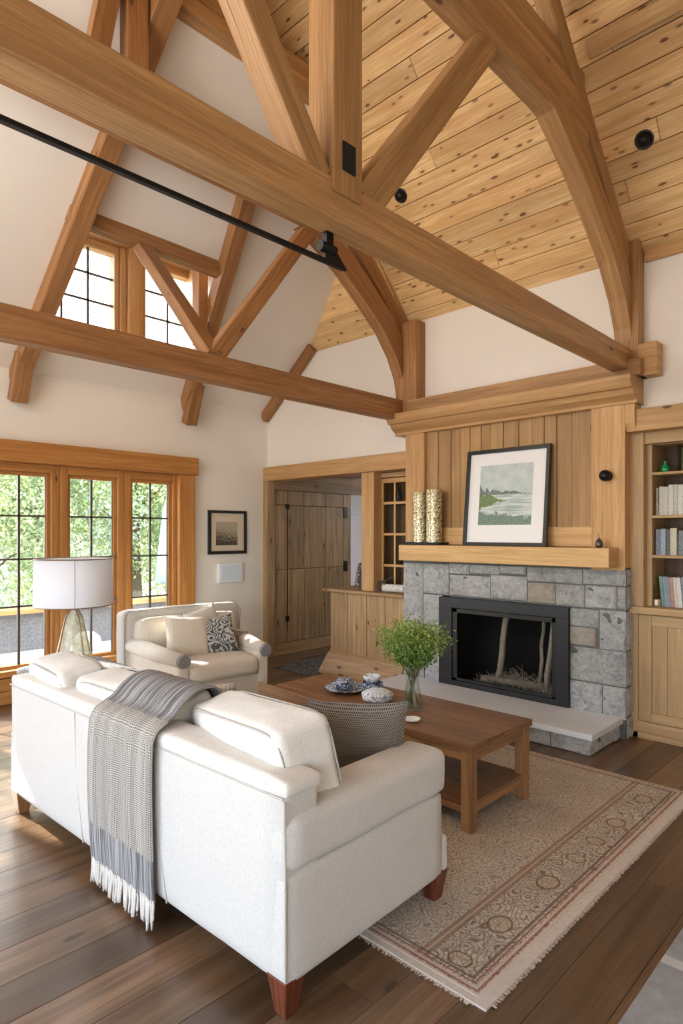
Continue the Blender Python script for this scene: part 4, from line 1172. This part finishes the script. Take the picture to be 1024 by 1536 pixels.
backcush(1.52, 2.82, .665, .86, .42, .24, 3, -10, 9, 'off-white back cushion partly under the grey throw')
backcush(1.47, 3.57, .665, .56, .43, .24, -4, -10, 14, 'off-white back cushion at the far end of the sofa by the lamp')
# knit pillow
r = thing('knit_pillow', 'square grey-brown knitted pillow behind the sofa arm', 'cushion', (2.05, 1.89, .48))
Mx = rotm('Z', -52) @ rotm('X', 14)
MB().pillow((2.05, 1.89, .665), .45, .42, .15, Mx, 3).build('pillow_body', M['knit'], r, smooth=True)
# small lattice cushion
r = thing('lattice_pillow', 'small white lattice woven pillow just past the throw on the sofa', 'cushion', (2.15, 3.12, .49))
MB().pillow((2.16, 3.13, .60), .22, .22, .10, rotm('Z', -40) @ rotm('X', 12), 6).build('pillow_body', fabric('lattice_white', (.66, .62, .56), (.30, .28, .25), 60), r, smooth=True)

# throw over the sofa back
th = thing('throw_blanket', 'grey woven throw with stripes draped over the sofa back', 'blanket', (1.30, 2.53, 0))
path = [(1.262, .12), (1.258, .30), (1.256, .50), (1.258, .70), (1.268, .775), (1.31, .812), (1.37, .835), (1.42, .872), (1.49, .905), (1.56, .912), (1.63, .895), (1.675, .83), (1.695, .70), (1.71, .56), (1.76, .525), (1.90, .515)]
acc = [0]
for i in range(1, len(path)): acc.append(acc[-1] + math.dist(path[i], path[i - 1]))
def pt(s):
    s *= acc[-1]
    for i in range(1, len(path)):
        if s <= acc[i] + 1e-9:
            f = (s - acc[i - 1]) / (acc[i] - acc[i - 1])
            # catmull
            p0 = path[max(i - 2, 0)]; p1 = path[i - 1]; p2 = path[i]; p3 = path[min(i + 1, len(path) - 1)]
            def cm(a, b, c, d): return .5 * ((2 * b) + (-a + c) * f + (2 * a - 5 * b + 4 * c - d) * f * f + (-a + 3 * b - 3 * c + d) * f ** 3)
            return cm(p0[0], p1[0], p2[0], p3[0]), cm(p0[1], p1[1], p2[1], p3[1]), s
    return path[-1][0], path[-1][1], s
def throwf(u, v):
    x, z, s = pt(u)
    w = .53 * (1 + .03 * math.sin(s * 5))
    y = 2.535 + (v - .5) * w + .015 * math.sin(s * 4) + .10 * min(1, max(0, (s - .72) / .35))
    fold = .006 * math.sin(v * 19 + s * 2) + .004 * math.sin(v * 41)
    n_ = noise.noise(Vector((v * 3, s * 3, 4))) * .008
    skew = -(y - 2.53) * .034
    return (x - abs(fold) - n_ * .5 - .004 + skew, y, z + (.006 + n_ if s > .66 else 0)), (v, s)
mb = MB(); mb.grid(throwf, 110, 44)
o = mb.build('throw_cloth', M['throw'], th, smooth=True); m_ = o.modifiers.new('s', 'SOLIDIFY'); m_.thickness = .008; m_.offset = 0
mb = MB()
for i in range(46):
    v = (i + .5) / 46
    (x, y, z), _ = throwf(0, v)
    L = .10 + RN.uniform(-.012, .012); dx = RN.uniform(-.012, .004); dy = RN.uniform(-.008, .008)
    mb.tube([(x, y, z + .012), (x + dx * .3, y + dy * .4, z - L * .3), (x + dx * .8, y + dy, z - L * .75), (x + dx, y + dy, max(.005, z - L))], [.0065, .0055, .006, .0045], 5)
mb.build('fringe', M['fringe'], th, smooth=True)

# ------------------------------------------------------------------ loveseat by the window
ch = thing('armchair', 'wide cream armchair with patterned arm fronts by the windows', 'armchair', (3.34, 5.10, 0), math.radians(-5))
def taper(o_):
    for v in o_.data.vertices:
        f = 1 + .30 * (v.co.y + .45) / .9
        v.co.x *= f
CH = []
m_ = MB(); m_.soft((0, .02, .16), (.92, .86, .27), .03, (0, 0, 0), 10); CH.append(m_.build('base', M['cream'], ch, smooth=True, local=True))
m_ = MB(); m_.soft((0, -.10, .37), (.70, .74, .17), .06, (0, .012, .02), 14, .005, 2); CH.append(m_.build('seat_cushion', M['cream'], ch, smooth=True, local=True))
m_ = MB(); m_.soft((0, .41, .50), (1.0, .16, .74), .05, (0, .01, .01), 14, .004, 6); CH.append(m_.build('backrest', M['linen'], ch, smooth=True, local=True))
for i, sx in enumerate((-1, 1)):
    m_ = MB(); m_.soft((sx * .215, .28, .615), (.42, .15, .36), .055, (0, .03, .01), 14, .01, 20 + i); CH.append(m_.build('back_cushion', M['cream'], ch, smooth=True, local=True))
for sx in (-1, 1):
    m_ = MB(); m_.soft((sx * .405, -.02, .30), (.11, .84, .40), .03, (0, 0, 0), 10)
    CH.append(m_.build('arm_panel', M['cream'], ch, smooth=True, local=True))
    m_ = MB(); m_.tube([(sx * .42, -.45, .50), (sx * .42, -.1, .515), (sx * .41, .40, .55)], [.062, .072, .08], 20); CH.append(m_.build('arm_roll', M['cream'], ch, smooth=True, local=True))
    m_ = MB(); m_.tube([(sx * .42, -.475, .50), (sx * .42, -.445, .50)], [.056, .064], 24); CH.append(m_.build('arm_end', M['medallion'], ch, local=True))
pp = MB(); pp.tube([(-.49, .34, .10), (-.495, .335, .80), (-.46, .34, .868), (0, .335, .876), (.46, .34, .868), (.495, .335, .80), (.49, .34, .5)], .005, 5)
CH.append(pp.build('piping', M['piping'], ch, local=True))
for sx in (-1, 1):
    for y in (-.36, .36):
        m_ = MB(); m_.box(sx * .40 - .025, sx * .40 + .025, y - .025, y + .025, 0, .06, 'z'); CH.append(m_.build('foot', M['leg'], ch, local=True))
for o_ in CH: taper(o_)
def chpillow(name, lx, ly, lz, w, h, t, rz, rx, ry, mat, label, seed):
    wx = 3.34 + lx; wy = 5.10 + ly
    r = thing(name, label, 'cushion', (wx, wy, lz - h / 2))
    MB().pillow((wx, wy, lz), w, h, t, rotm('Z', rz) @ rotm('X', rx) @ rotm('Y', ry), seed, .01).build('pillow_body', M[mat], r, smooth=True)
    return r
chpillow('throw_pillow', -.16, .0, .625, .44, .42, .16, -10, -18, 5, 'cream', 'cream square pillow in the middle of the armchair', 3)
chpillow('throw_pillow', .14, .17, .68, .40, .38, .13, 4, -16, -12, 'linen2', 'white pillow at the back of the armchair behind the patterned one', 5)
chpillow('throw_pillow', .13, -.06, .615, .38, .38, .13, -14, -20, -6, 'scroll', 'black and white scroll patterned pillow on the armchair', 7)
M['olive'] = scroll_mat('olive_print', (.45, .40, .28), (.10, .08, .05), 12)
chpillow('throw_pillow', .42, .0, .53, .18, .2, .08, -30, -15, 10, 'olive', 'small tasselled olive pillow against the right arm of the armchair', 9)

# ------------------------------------------------------------------ side table and lamp
st = thing('side_table', 'low side table under a dark patterned textile, behind the sofa', 'side table', (2.05, 4.52, 0))
MB().box(1.62, 2.20, 4.22, 4.84, .55, .59, 'x').build('table_top', M['table'], st, bevel=.004)
MB().soft((1.91, 4.53, .60), (.62, .65, .055), .025, (0, 0, .01), 12, .012, 5).build('textile', M['furry'], st, smooth=True)
for x in (1.66, 2.16):
    for y in (4.26, 4.80): MB().box(x - .025, x + .025, y - .025, y + .025, 0, .55, 'z').build('leg', M['table'], st)
lp = thing('table_lamp', 'glass bottle table lamp with white drum shade by the windows', 'lamp', (1.88, 4.52, .62))
cx_, cy_ = 1.88, 4.52
M['shade'] = None
m, nt, b_, out_ = newmat('lamp_shade_linen'); g = N(nt)
b_.inputs['Base Color'].default_value = (.90, .92, .97, 1); b_.inputs['Roughness'].default_value = .9
tl = g.n('ShaderNodeBsdfTranslucent'); tl.inputs[0].default_value = (.92, .94, .99, 1)
mx = g.n('ShaderNodeMixShader'); mx.inputs[0].default_value = .4; g.L(b_.outputs[0], mx.inputs[1]); g.L(tl.outputs[0], mx.inputs[2]); g.L(mx.outputs[0], out_.inputs[0])
M['shade'] = m
sh = MB(); sh.lathe([(.268, 1.085), (.262, 1.415), (.258, 1.415), (.264, 1.085), (.268, 1.085)], (cx_, cy_, 0), 56, cap=False)
shd = sh.build('lamp_shade', M['shade'], lp, smooth=True)
rm = MB()
for r_, z in ((.269, 1.083), (.263, 1.417)):
    rm = MB(); rm.tube([(cx_ + r_ * math.cos(a), cy_ + r_ * math.sin(a), z) for a in [k * 2 * PI / 48 for k in range(49)]], .004, 5)
    rm.build('shade_rim', M['brass'], shd)
a_ = math.atan2(-cy_, -cx_) + .02
MB().tube([(cx_ + .2685 * math.cos(a_), cy_ + .2685 * math.sin(a_), 1.087), (cx_ + .2625 * math.cos(a_), cy_ + .2625 * math.sin(a_), 1.413)], .0022, 4).build('seam', M['piping'], shd)
M['lampglass'] = None
m, nt, b_, out_ = newmat('pale_gold_glass'); g = N(nt)
oc = g.coord('Object'); nz = g.noise(oc, 14, 4, .6, 1.2)
g.L(g.mix(g.mapr(nz, .35, .7), (.46, .43, .30), (.82, .80, .66)), b_.inputs['Base Color']); b_.inputs['Roughness'].default_value = .12; b_.inputs['Specular IOR Level'].default_value = .7
tp = g.n('ShaderNodeBsdfTransparent'); tp.inputs[0].default_value = (.93, .92, .82, 1)
mx = g.n('ShaderNodeMixShader'); mx.inputs[0].default_value = .45; g.L(b_.outputs[0], mx.inputs[1]); g.L(tp.outputs[0], mx.inputs[2]); g.L(mx.outputs[0], out_.inputs[0])
M['lampglass'] = m
MB().lathe([(.118, .625), (.128, .65), (.122, .72), (.10, .82), (.078, .92), (.058, 1.0), (.03, 1.04), (.02, 1.055)], (cx_, cy_, 0), 40).build('glass_base', m, lp, smooth=True)
rb = MB()
for k in range(4):
    a = a_ + .5 + k * PI / 2
    rb.tube([(cx_ + r_ * math.cos(a), cy_ + r_ * math.sin(a), z) for r_, z in ((.124, .625), (.133, .65), (.127, .72), (.105, .82), (.083, .92), (.062, 1.0), (.03, 1.045), (.012, 1.09))], .0055, 6)
rb.build('metal_rib', M['brass'], lp, smooth=True)
MB().lathe([(.02, 1.05), (.016, 1.06), (.012, 1.09), (.012, 1.2), (0, 1.2)], (cx_, cy_, 0), 12).build('stem', M['brass'], lp)

# ------------------------------------------------------------------ rugs
RX0, RX1, RY0, RY1 = 1.86, 4.22, 1.15, 4.62
W_, D_ = RX1 - RX0, RY1 - RY0
rg = thing('area_rug', 'beige oriental rug with red edged border under sofa and table', 'rug', (RX0, RY0, 0))
MB().box(RX0, RX1, RY0, RY1, .001, .011).build('pile', rug_mat(W_, D_), rg)
mb = MB()
y = RY0
x = RX0
while x < RX1:
    L = .058 + RN.uniform(-.004, .005); s_ = RN.uniform(-.004, .004)
    mb.add([(x, RY0 + .002, .009), (x + .007, RY0 + .002, .009), (x + .006 + s_, RY0 - L, .003), (x + .001 + s_, RY0 - L, .003)], [(3, 2, 1, 0)]); x += .0055
y = RY0
mb2 = mb
while y < RY1:
    L = .045 + RN.uniform(-.006, .008); s_ = RN.uniform(-.004, .004)
    mb.add([(RX0 + .002, y, .009), (RX0 + .002, y + .007, .009), (RX0 - L, y + .006 + s_, .003), (RX0 - L, y + .001 + s_, .003)], [(0, 1, 2, 3)]); y += .0055
mb.box(RX0 - .032, RX0, RY0 - .045, RY1, .001, .009); mb.box(RX0, RX1, RY0 - .045, RY0, .001, .009)
mb.build('fringe', fabric('rug_fringe', (.60, .53, .46)), rg)
tag(MB().box(2.35, 4.15, 3.72, 4.60, .012, .024).build('small_rug', M['furry']), 'dark grey flecked rug between armchair and coffee table', 'rug')
# grey stone slab lower right
mb = MB()
mb.box(.6, 2.48, -.8, .765, .002, .018); mb.box(2.52, 4.4, -.8, .765, .002, .018)
sm_ = MB(); sm_.box(2.475, 2.525, -.8, .762, .002, .0185)
gh = thing('stone_slab_rug', 'grey slab mat with a pale joint in the lower right corner', 'mat', (2.5, 0, .0)); gh.name = 'grey_mat'
mb.build('mat_panel', plain('grey_felt', (.27, .275, .28), .95, var=.35, scale=22, bump=.6, bs=180), gh, bevel=.006)
sm_.build('pale_joint', plain('pale_felt', (.45, .45, .45), .95, var=.2, scale=30), gh)

# ------------------------------------------------------------------ coffee table
ct = thing('coffee_table', 'rectangular walnut coffee table with lower shelf on the rug', 'coffee table', (3.15, 2.67, .012))
TX0, TX1, TY0, TY1 = 2.82, 3.49, 1.79, 3.56
mb = MB()
wb = (TX1 - TX0) / 4
for i in range(4): mb.box(TX0 + i * wb + .0008, TX0 + (i + 1) * wb - .0008, TY0, TY1, .445, .483, 'y')
mb.build('tabletop', M['table'], ct, bevel=.003)
mb = MB(); mb.box(TX0 + .02, TX0 + .045, TY0 + .03, TY1 - .03, .385, .445, 'y'); mb.box(TX1 - .045, TX1 - .02, TY0 + .03, TY1 - .03, .385, .445, 'y')
mb.box(TX0 + .03, TX1 - .03, TY0 + .02, TY0 + .045, .385, .445, 'x'); mb.box(TX0 + .03, TX1 - .03, TY1 - .045, TY1 - .02, .385, .445, 'x')
mb.build('apron', M['table_edge'], ct, bevel=.003)
mb = MB(); mb.prism([(2.25, .472), (2.25, .488), (3.56, .532), (3.56, .44)], 'x', TX0 - .022, TX0 - .002, 'y'); mb.build('raised_lip', M['table_edge'], ct, bevel=.003)
for x in (TX0 + .045, TX1 - .045):
    for y in (TY0 + .045, TY1 - .045): MB().box(x - .032, x + .032, y - .032, y + .032, .012, .445, 'z').build('leg', M['table_edge'], ct, bevel=.004)
MB().box(TX0 + .03, TX1 - .03, TY0 + .03, TY1 - .03, .135, .16, 'y').build('lower_shelf', M['table'], ct, bevel=.003)
mb = MB(); mb.box(TX0 + .03, TX0 + .055, TY0 + .07, TY1 - .07, .10, .135, 'y'); mb.box(TX1 - .055, TX1 - .03, TY0 + .07, TY1 - .07, .10, .135, 'y'); mb.box(TX0 + .07, TX1 - .07, TY0 + .03, TY0 + .05, .10, .135, 'x')
mb.build('shelf_rail', M['table_edge'], ct, bevel=.002)
TZ = .4835
tag(MB().box(2.95, 3.35, 2.75, 3.15, .1605, .24, 'x').build('storage_box', M['mantel'], bevel=.006), 'pale wooden box on the lower shelf of the coffee table', 'box')
# vase with greenery
vx, vy = 3.17, 2.45
pv = thing('glass_vase', 'waisted clear glass vase of leafy green stems on the coffee table', 'vase', (vx, vy, TZ))
MB().lathe([(.068, 0), (.074, .006), (.070, .03), (.049, .11), (.038, .18), (.040, .235), (.0375, .235), (.0355, .18), (.046, .11), (.067, .03), (.063, .01), (0, .01)], (vx, vy, TZ), 32).build('vase_glass', glassy('vase_glass_clear', (.90, .93, .90)), pv, smooth=True)
stm = MB(); lf = MB()
tips = []
for i in range(52):
    a = RN.random() * 2 * PI; rb_ = .058 * RN.random() ** .3
    hr = RN.random() ** .5
    b_ang = a + PI + RN.uniform(-.5, .5)
    ex = .235 * hr * math.cos(b_ang); ey = .235 * hr * math.sin(b_ang); ez = .385 + .15 * (1 - hr * .45) * RN.uniform(.8, 1.15)
    p0 = Vector((vx + rb_ * math.cos(a), vy + rb_ * math.sin(a), TZ + .012)); p1 = Vector((vx - .026 * math.cos(a + .5), vy - .026 * math.sin(a + .5), TZ + .2)); p2 = Vector((vx + ex * .45, vy + ey * .45, TZ + .33)); p3 = Vector((vx + ex, vy + ey, TZ + ez))
    stm.tube([p0, p1, p2, p3], [.0019, .0018, .0016, .001], 4)
    for k in range(210):
        f = RN.uniform(-.42, 1.03)
        q = p2.lerp(p3, f) if f > 0 else p2.lerp(p1, -f * .5)
        sp = .055 if f > 0 else .03
        q = q + Vector((RN.gauss(0, sp * .6), RN.gauss(0, sp * .6), RN.gauss(0, sp * .6)))
        d0 = Vector((RN.gauss(0, 1), RN.gauss(0, 1), RN.gauss(.3, .8))).normalized(); s0 = d0.cross(Vector((RN.gauss(0, 1), RN.gauss(0, 1), RN.gauss(0, 1)))).normalized()
        L = RN.uniform(.012, .022); w = L * .34
        lf.add([q, q + d0 * L * .5 + s0 * w, q + d0 * L, q + d0 * L * .5 - s0 * w], [(0, 1, 2, 3)], rnd=min(1, max(0, RN.gauss(.35 + (q.z - TZ - .35) * 1.4, .25))))  # paler leaves upwards, darker below: light and shade put into the leaf colour
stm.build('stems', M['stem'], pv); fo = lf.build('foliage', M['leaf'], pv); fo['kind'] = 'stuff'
# china
t = thing('china_plate', 'blue and white plate under the small bowls on the coffee table', 'plate', (3.20, 3.06, TZ))
MB().lathe([(.07, 0), (.08, .004), (.15, .022), (.158, .026), (.156, .029), (.08, .010), (0, .008)], (3.20, 3.06, TZ), 40).build('plate_body', M['blue_china'], t, smooth=True)
tag(MB().box(-.065, .065, -.05, .05, 0, .062).build('china_box', M['blue_china'], bevel=.012), 'blue and white square china dish on the plate', 'dish').location = (3.19, 3.08, TZ + .021)
bpy.data.objects['china_box'].rotation_euler = (0, 0, .5)
def bowl(c, r_, h, mat, name, lab, cat):
    return tag(MB().lathe([(r_ * .5, 0), (r_ * .75, h * .15), (r_ * .97, h * .6), (r_, h), (r_ * .95, h), (r_ * .9, h * .6), (r_ * .6, h * .22), (0, h * .2)], c, 30).build(name, M[mat], smooth=True), lab, cat)
bowl((3.33, 2.93, TZ), .075, .06, 'blue_china', 'china_bowl', 'dark blue and white bowl right of the china plate', 'bowl')
bowl((3.38, 3.0, TZ + .061), .062, .045, 'pale_china', 'china_cup', 'pale blue cup stacked on the dark blue bowl', 'cup')
bpy.data.objects['china_cup'].location = (-.045, -.06, 0)
t = thing('lidded_dish', 'white lidded china dish stacked near the green bouquet', 'dish', (3.16, 2.735, TZ))
MB().lathe([(.075, 0), (.10, .008), (.105, .03), (.102, .038), (0, .038)], (3.16, 2.735, TZ), 36).build('dish_body', M['pale_china'], t, smooth=True)
MB().lathe([(.108, .042), (.106, .048), (.075, .066), (.03, .074), (0, .076)], (3.16, 2.735, TZ), 36).build('lid', M['pale_china'], t, smooth=True)
tag(MB().lathe([(.02, 0), (.042, .006), (.048, .018), (.045, .018), (.036, .008), (0, .006)], (2.95, 2.28, TZ), 28).build('white_dish', M['white'], smooth=True), 'tiny white dish on the coffee table beside the knit pillow', 'dish')

# ------------------------------------------------------------------ outdoors
struct(MB().box(-12, 24, 6.55, 30, -.1, -.02).build('ground', plain('pale_paving', (.78, .77, .74), .9, var=.05, scale=1)))
rt = thing('garden_wall', 'low charcoal stone garden wall with timber cap outside the windows', 'garden wall', (3, 9.2, 0))
MB().box(-4, 7.2, 9.1, 9.4, -.02, .50).build('wall_body', plain('charcoal_stone', (.16, .17, .19), .9, var=.8, scale=30, bump=.6, bs=30), rt)
MB().box(-4, 7.2, 9.0, 9.45, .50, .57, 'x').build('timber_cap', M['trim'], rt, bevel=.01)
def leafmesh(seed, R_=1.6, H_=4.6, n=15000, mat='tree_leaf'):
    rr = random.Random(seed); m_ = MB()
    cl = [(rr.uniform(-R_, R_) * .75, rr.uniform(-R_, R_) * .6, rr.uniform(.3, H_ - .6), rr.uniform(.45, .85)) for _ in range(26)]
    for i in range(n):
        c = rr.choice(cl); v = Vector((rr.gauss(0, 1), rr.gauss(0, 1), rr.gauss(0, 1))).normalized() * c[3] * rr.random() ** .35
        q = Vector(c[:3]) + v; q.z = max(.05, q.z)
        d0 = Vector((rr.gauss(0, 1), rr.gauss(0, 1), rr.gauss(0, 1))).normalized(); s0 = d0.cross(Vector((rr.gauss(0, 1), rr.gauss(0, 1), rr.gauss(0, 1)))).normalized()
        L = rr.uniform(.05, .10); w = L * .36
        m_.add([q, q + d0 * L * .5 + s0 * w, q + d0 * L, q + d0 * L * .5 - s0 * w], [(0, 1, 2, 3)], rnd=rr.random())
    return m_
protos = []
for k, mt in ((1, 'tree_leaf'), (2, 'tree_leaf2')):
    t = thing('leafy_tree', 'x', 'tree', (0, 0, 0)); f_ = leafmesh(k).build('foliage', M[mt], t, local=True); f_['kind'] = 'stuff'
    m_ = MB(); m_.tube([(0, 0, -.02), (.05, 0, 1.5), (-.05, .05, 3.4)], [.10, .07, .03], 8)
    for q in range(6):
        a = q; z = .8 + q * .4; m_.tube([(0, 0, z), (.5 * math.cos(a), .5 * math.sin(a), z + .5), (1.1 * math.cos(a), 1.0 * math.sin(a), z + .8)], [.035, .02, .008], 5)
    m_.build('trunk', M['bark'], t, local=True); protos.append(t)
spots_ = [(3.2, 11.5, 0), (4.6, 11.9, 1), (6.0, 11.4, 0), (7.3, 11.8, 1), (2.0, 12.2, 1), (5.2, 13.6, 0), (8.4, 13.0, 0), (3.8, 13.9, 1), (6.9, 14.3, 0), (9.6, 12.2, 1)]
labs = ['leafy tree seen through the leftmost large window, nearest the garden wall', 'grey-green tree showing between the first and second large windows', 'bright green tree behind the middle large window', 'grey-green tree showing in the right large window',
        'grey-green tree at the left edge of the view outside', 'bright green tree standing in the second row beyond the middle window', 'bright green tree in the second row far right outside', 'grey-green tree in the second row behind the lamp shade',
        'bright green tree rearmost beyond the right large window', 'grey-green tree rightmost outside, hidden mostly by the wall']
used = [False, False]
for i, (x, y, k) in enumerate(spots_):
    if not used[k]: t = protos[k]; used[k] = True
    else: t = copy_tree(protos[k])
    t.location = (x, y, -.02); t.rotation_euler = (0, 0, i * 1.3); s_ = .92 + .06 * (i % 3); t.scale = (s_, s_, s_)
    t['label'] = labs[i]; t['group'] = 'trees outside the windows'
tt_ = thing('dormer_sun_blocker', 'unseen tall tree added to block the sun from the dormer', 'tree', (1.0, 14.2, -.02))  # out of view, added to keep direct sun out of the dormer
m_ = MB(); rr = random.Random(5)
for i in range(9000):
    v = Vector((rr.gauss(0, 1), rr.gauss(0, 1), rr.gauss(0, 1))).normalized() * rr.random() ** .4
    q = Vector((1.0 + v.x * 2.3, 14.2 + v.y * 1.8, 10.25 + v.z * 1.5)); d0 = Vector((rr.gauss(0, 1), rr.gauss(0, 1), rr.gauss(0, 1))).normalized(); s0 = d0.cross(Vector((rr.gauss(0, 1), rr.gauss(0, 1), 1))).normalized()
    L = .26; w = .1
    m_.add([q, q + d0 * L * .5 + s0 * w, q + d0 * L, q + d0 * L * .5 - s0 * w], [(0, 1, 2, 3)], rnd=rr.random())
f_ = m_.build('foliage', M['tree_leaf'], tt_); f_['kind'] = 'stuff'
MB().tube([(1.0, 14.2, -.02), (1.05, 14.2, 5), (1.0, 14.2, 11)], [.28, .2, .08], 10).build('trunk', M['bark'], tt_, smooth=True)
ux = 5.75
pu = thing('patio_umbrella', 'closed pale blue patio umbrella outside the right large window', 'umbrella', (ux, 9.9, -.02))
MB().lathe([(.02, 2.2), (.07, 2.0), (.16, 1.2), (.20, .75), (.10, .72)], (ux, 9.9, 0), 14).build('folded_canopy', plain('canopy_cloth', (.42, .52, .60), .8), pu, smooth=True)
MB().tube([(ux, 9.9, -.02), (ux, 9.9, 2.25)], .022, 8).build('pole', M['iron'], pu)
for i, (x, y, r_, lab) in enumerate(((3.75, 8.55, .16, 'white boulder outside the second large window, beside the smaller one'), (3.35, 8.6, .10, 'smaller white rock left of the white boulder outside'))):
    m_ = MB(); m_.soft((x, y, r_ * .8 - .02), (r_ * 2.1, r_ * 1.7, r_ * 1.7), r_ * .8, (0, 0, 0), 10, .03, i, 6)
    tag(m_.build('boulder', plain('white_rock_%d' % i, (.72, .72, .70), .9), smooth=True), lab, 'rock')

# ------------------------------------------------------------------ light
w = bpy.data.worlds.new('World'); SC.world = w; w.use_nodes = True
nt = w.node_tree; nt.nodes.clear(); g = N(nt)
out_ = g.n('ShaderNodeOutputWorld'); bg = g.n('ShaderNodeBackground')
sk = g.n('ShaderNodeTexSky'); sk.sky_type = 'NISHITA'; sk.sun_disc = False; sk.sun_elevation = math.radians(42); sk.sun_rotation = math.radians(0); sk.air_density = 1; sk.dust_density = 2
g.L(g.mix(.75, sk.outputs[0], (1.0, 1.0, 1.0)), bg.inputs[0]); bg.inputs[1].default_value = 4.2
g.L(bg.outputs[0], out_.inputs[0])
def light(name, typ, loc, direction, energy, color=(1, 1, 1), **k):
    l = bpy.data.lights.new(name, typ); l.energy = energy; l.color = color
    for a, v in k.items(): setattr(l, a, v)
    o = bpy.data.objects.new(name, l); C.objects.link(o); o.location = loc
    o.rotation_euler = Vector(direction).to_track_quat('-Z', 'Y').to_euler()
    return o
light('sun_light', 'SUN', (0, 10, 10), (.20, -.77, -.535), 21.0, (1, .95, .86), angle=math.radians(1.2))
for nm, lc, sx, sy in (('window_portal', ((WX0 + WX1) / 2, YW + .12, 1.27), WX1 - WX0, 1.95), ('dormer_portal', (3.05, YD1 + .1, 3.92), 1.8, 1.2)):
    o = light(nm, 'AREA', lc, (0, -1, 0), 1, shape='RECTANGLE', size=sx, size_y=sy); o.data.cycles.is_portal = True
light('side_fill_light', 'AREA', (XL + .08, .2, 1.2), (1, .15, .2), 2, (.90, .95, 1), shape='RECTANGLE', size=2.7, size_y=1.8)  # added fill from the left, outside the view
light('side_fill_light_far', 'AREA', (XL + .08, 3.25, .95), (1, 0, .95), 11, (.95, .97, 1), shape='RECTANGLE', size=2.6, size_y=1.2)  # added fill tilted upwards to brighten the timber undersides, out of view
light('rear_fill_light', 'AREA', (1.6, YB + .05, 1.0), (.15, .8, .3), 19, (1, .95, .88), shape='RECTANGLE', size=5.4, size_y=1.6)  # added fill behind the camera; the rear wall has no window
light('ceiling_fill_light', 'AREA', (-.95, 3.4, 3.75), (1, -.15, .65), 100, (1, .96, .90), shape='RECTANGLE', size=2.8, size_y=1.1)  # added out of view to brighten the plank ceiling; no dormer there
light('hall_fill_light', 'AREA', (8.0, 5.2, 2.3), (-.1, .5, -1), 42, (.88, .93, 1), shape='RECTANGLE', size=1.6, size_y=1.6)  # added cool lamp under the passage ceiling, no visible source

# ------------------------------------------------------------------ camera
cam = bpy.data.cameras.new('camera'); co = bpy.data.objects.new('camera', cam); C.objects.link(co)
cam.sensor_fit = 'HORIZONTAL'; cam.sensor_width = 36; cam.lens = 36 * 935 / 1024; cam.shift_y = 32 / 1024; cam.clip_start = .05
co.location = (0, 0, 1.6); co.rotation_euler = (PI / 2, 0, -math.atan2(.717, .697))
SC.camera = co
SC.view_settings.view_transform = 'Standard'; SC.view_settings.look = 'None'; SC.view_settings.gamma = 1; SC.view_settings.exposure = 0.04
try: SC.view_settings.use_curve_mapping = False
except Exception: pass
SC.cycles.use_denoising = True
SC.cycles.max_bounces = 8; SC.cycles.diffuse_bounces = 5; SC.cycles.transparent_max_bounces = 16
SC.cycles.caustics_reflective = False; SC.cycles.caustics_refractive = False
SC.cycles.sample_clamp_indirect = 6
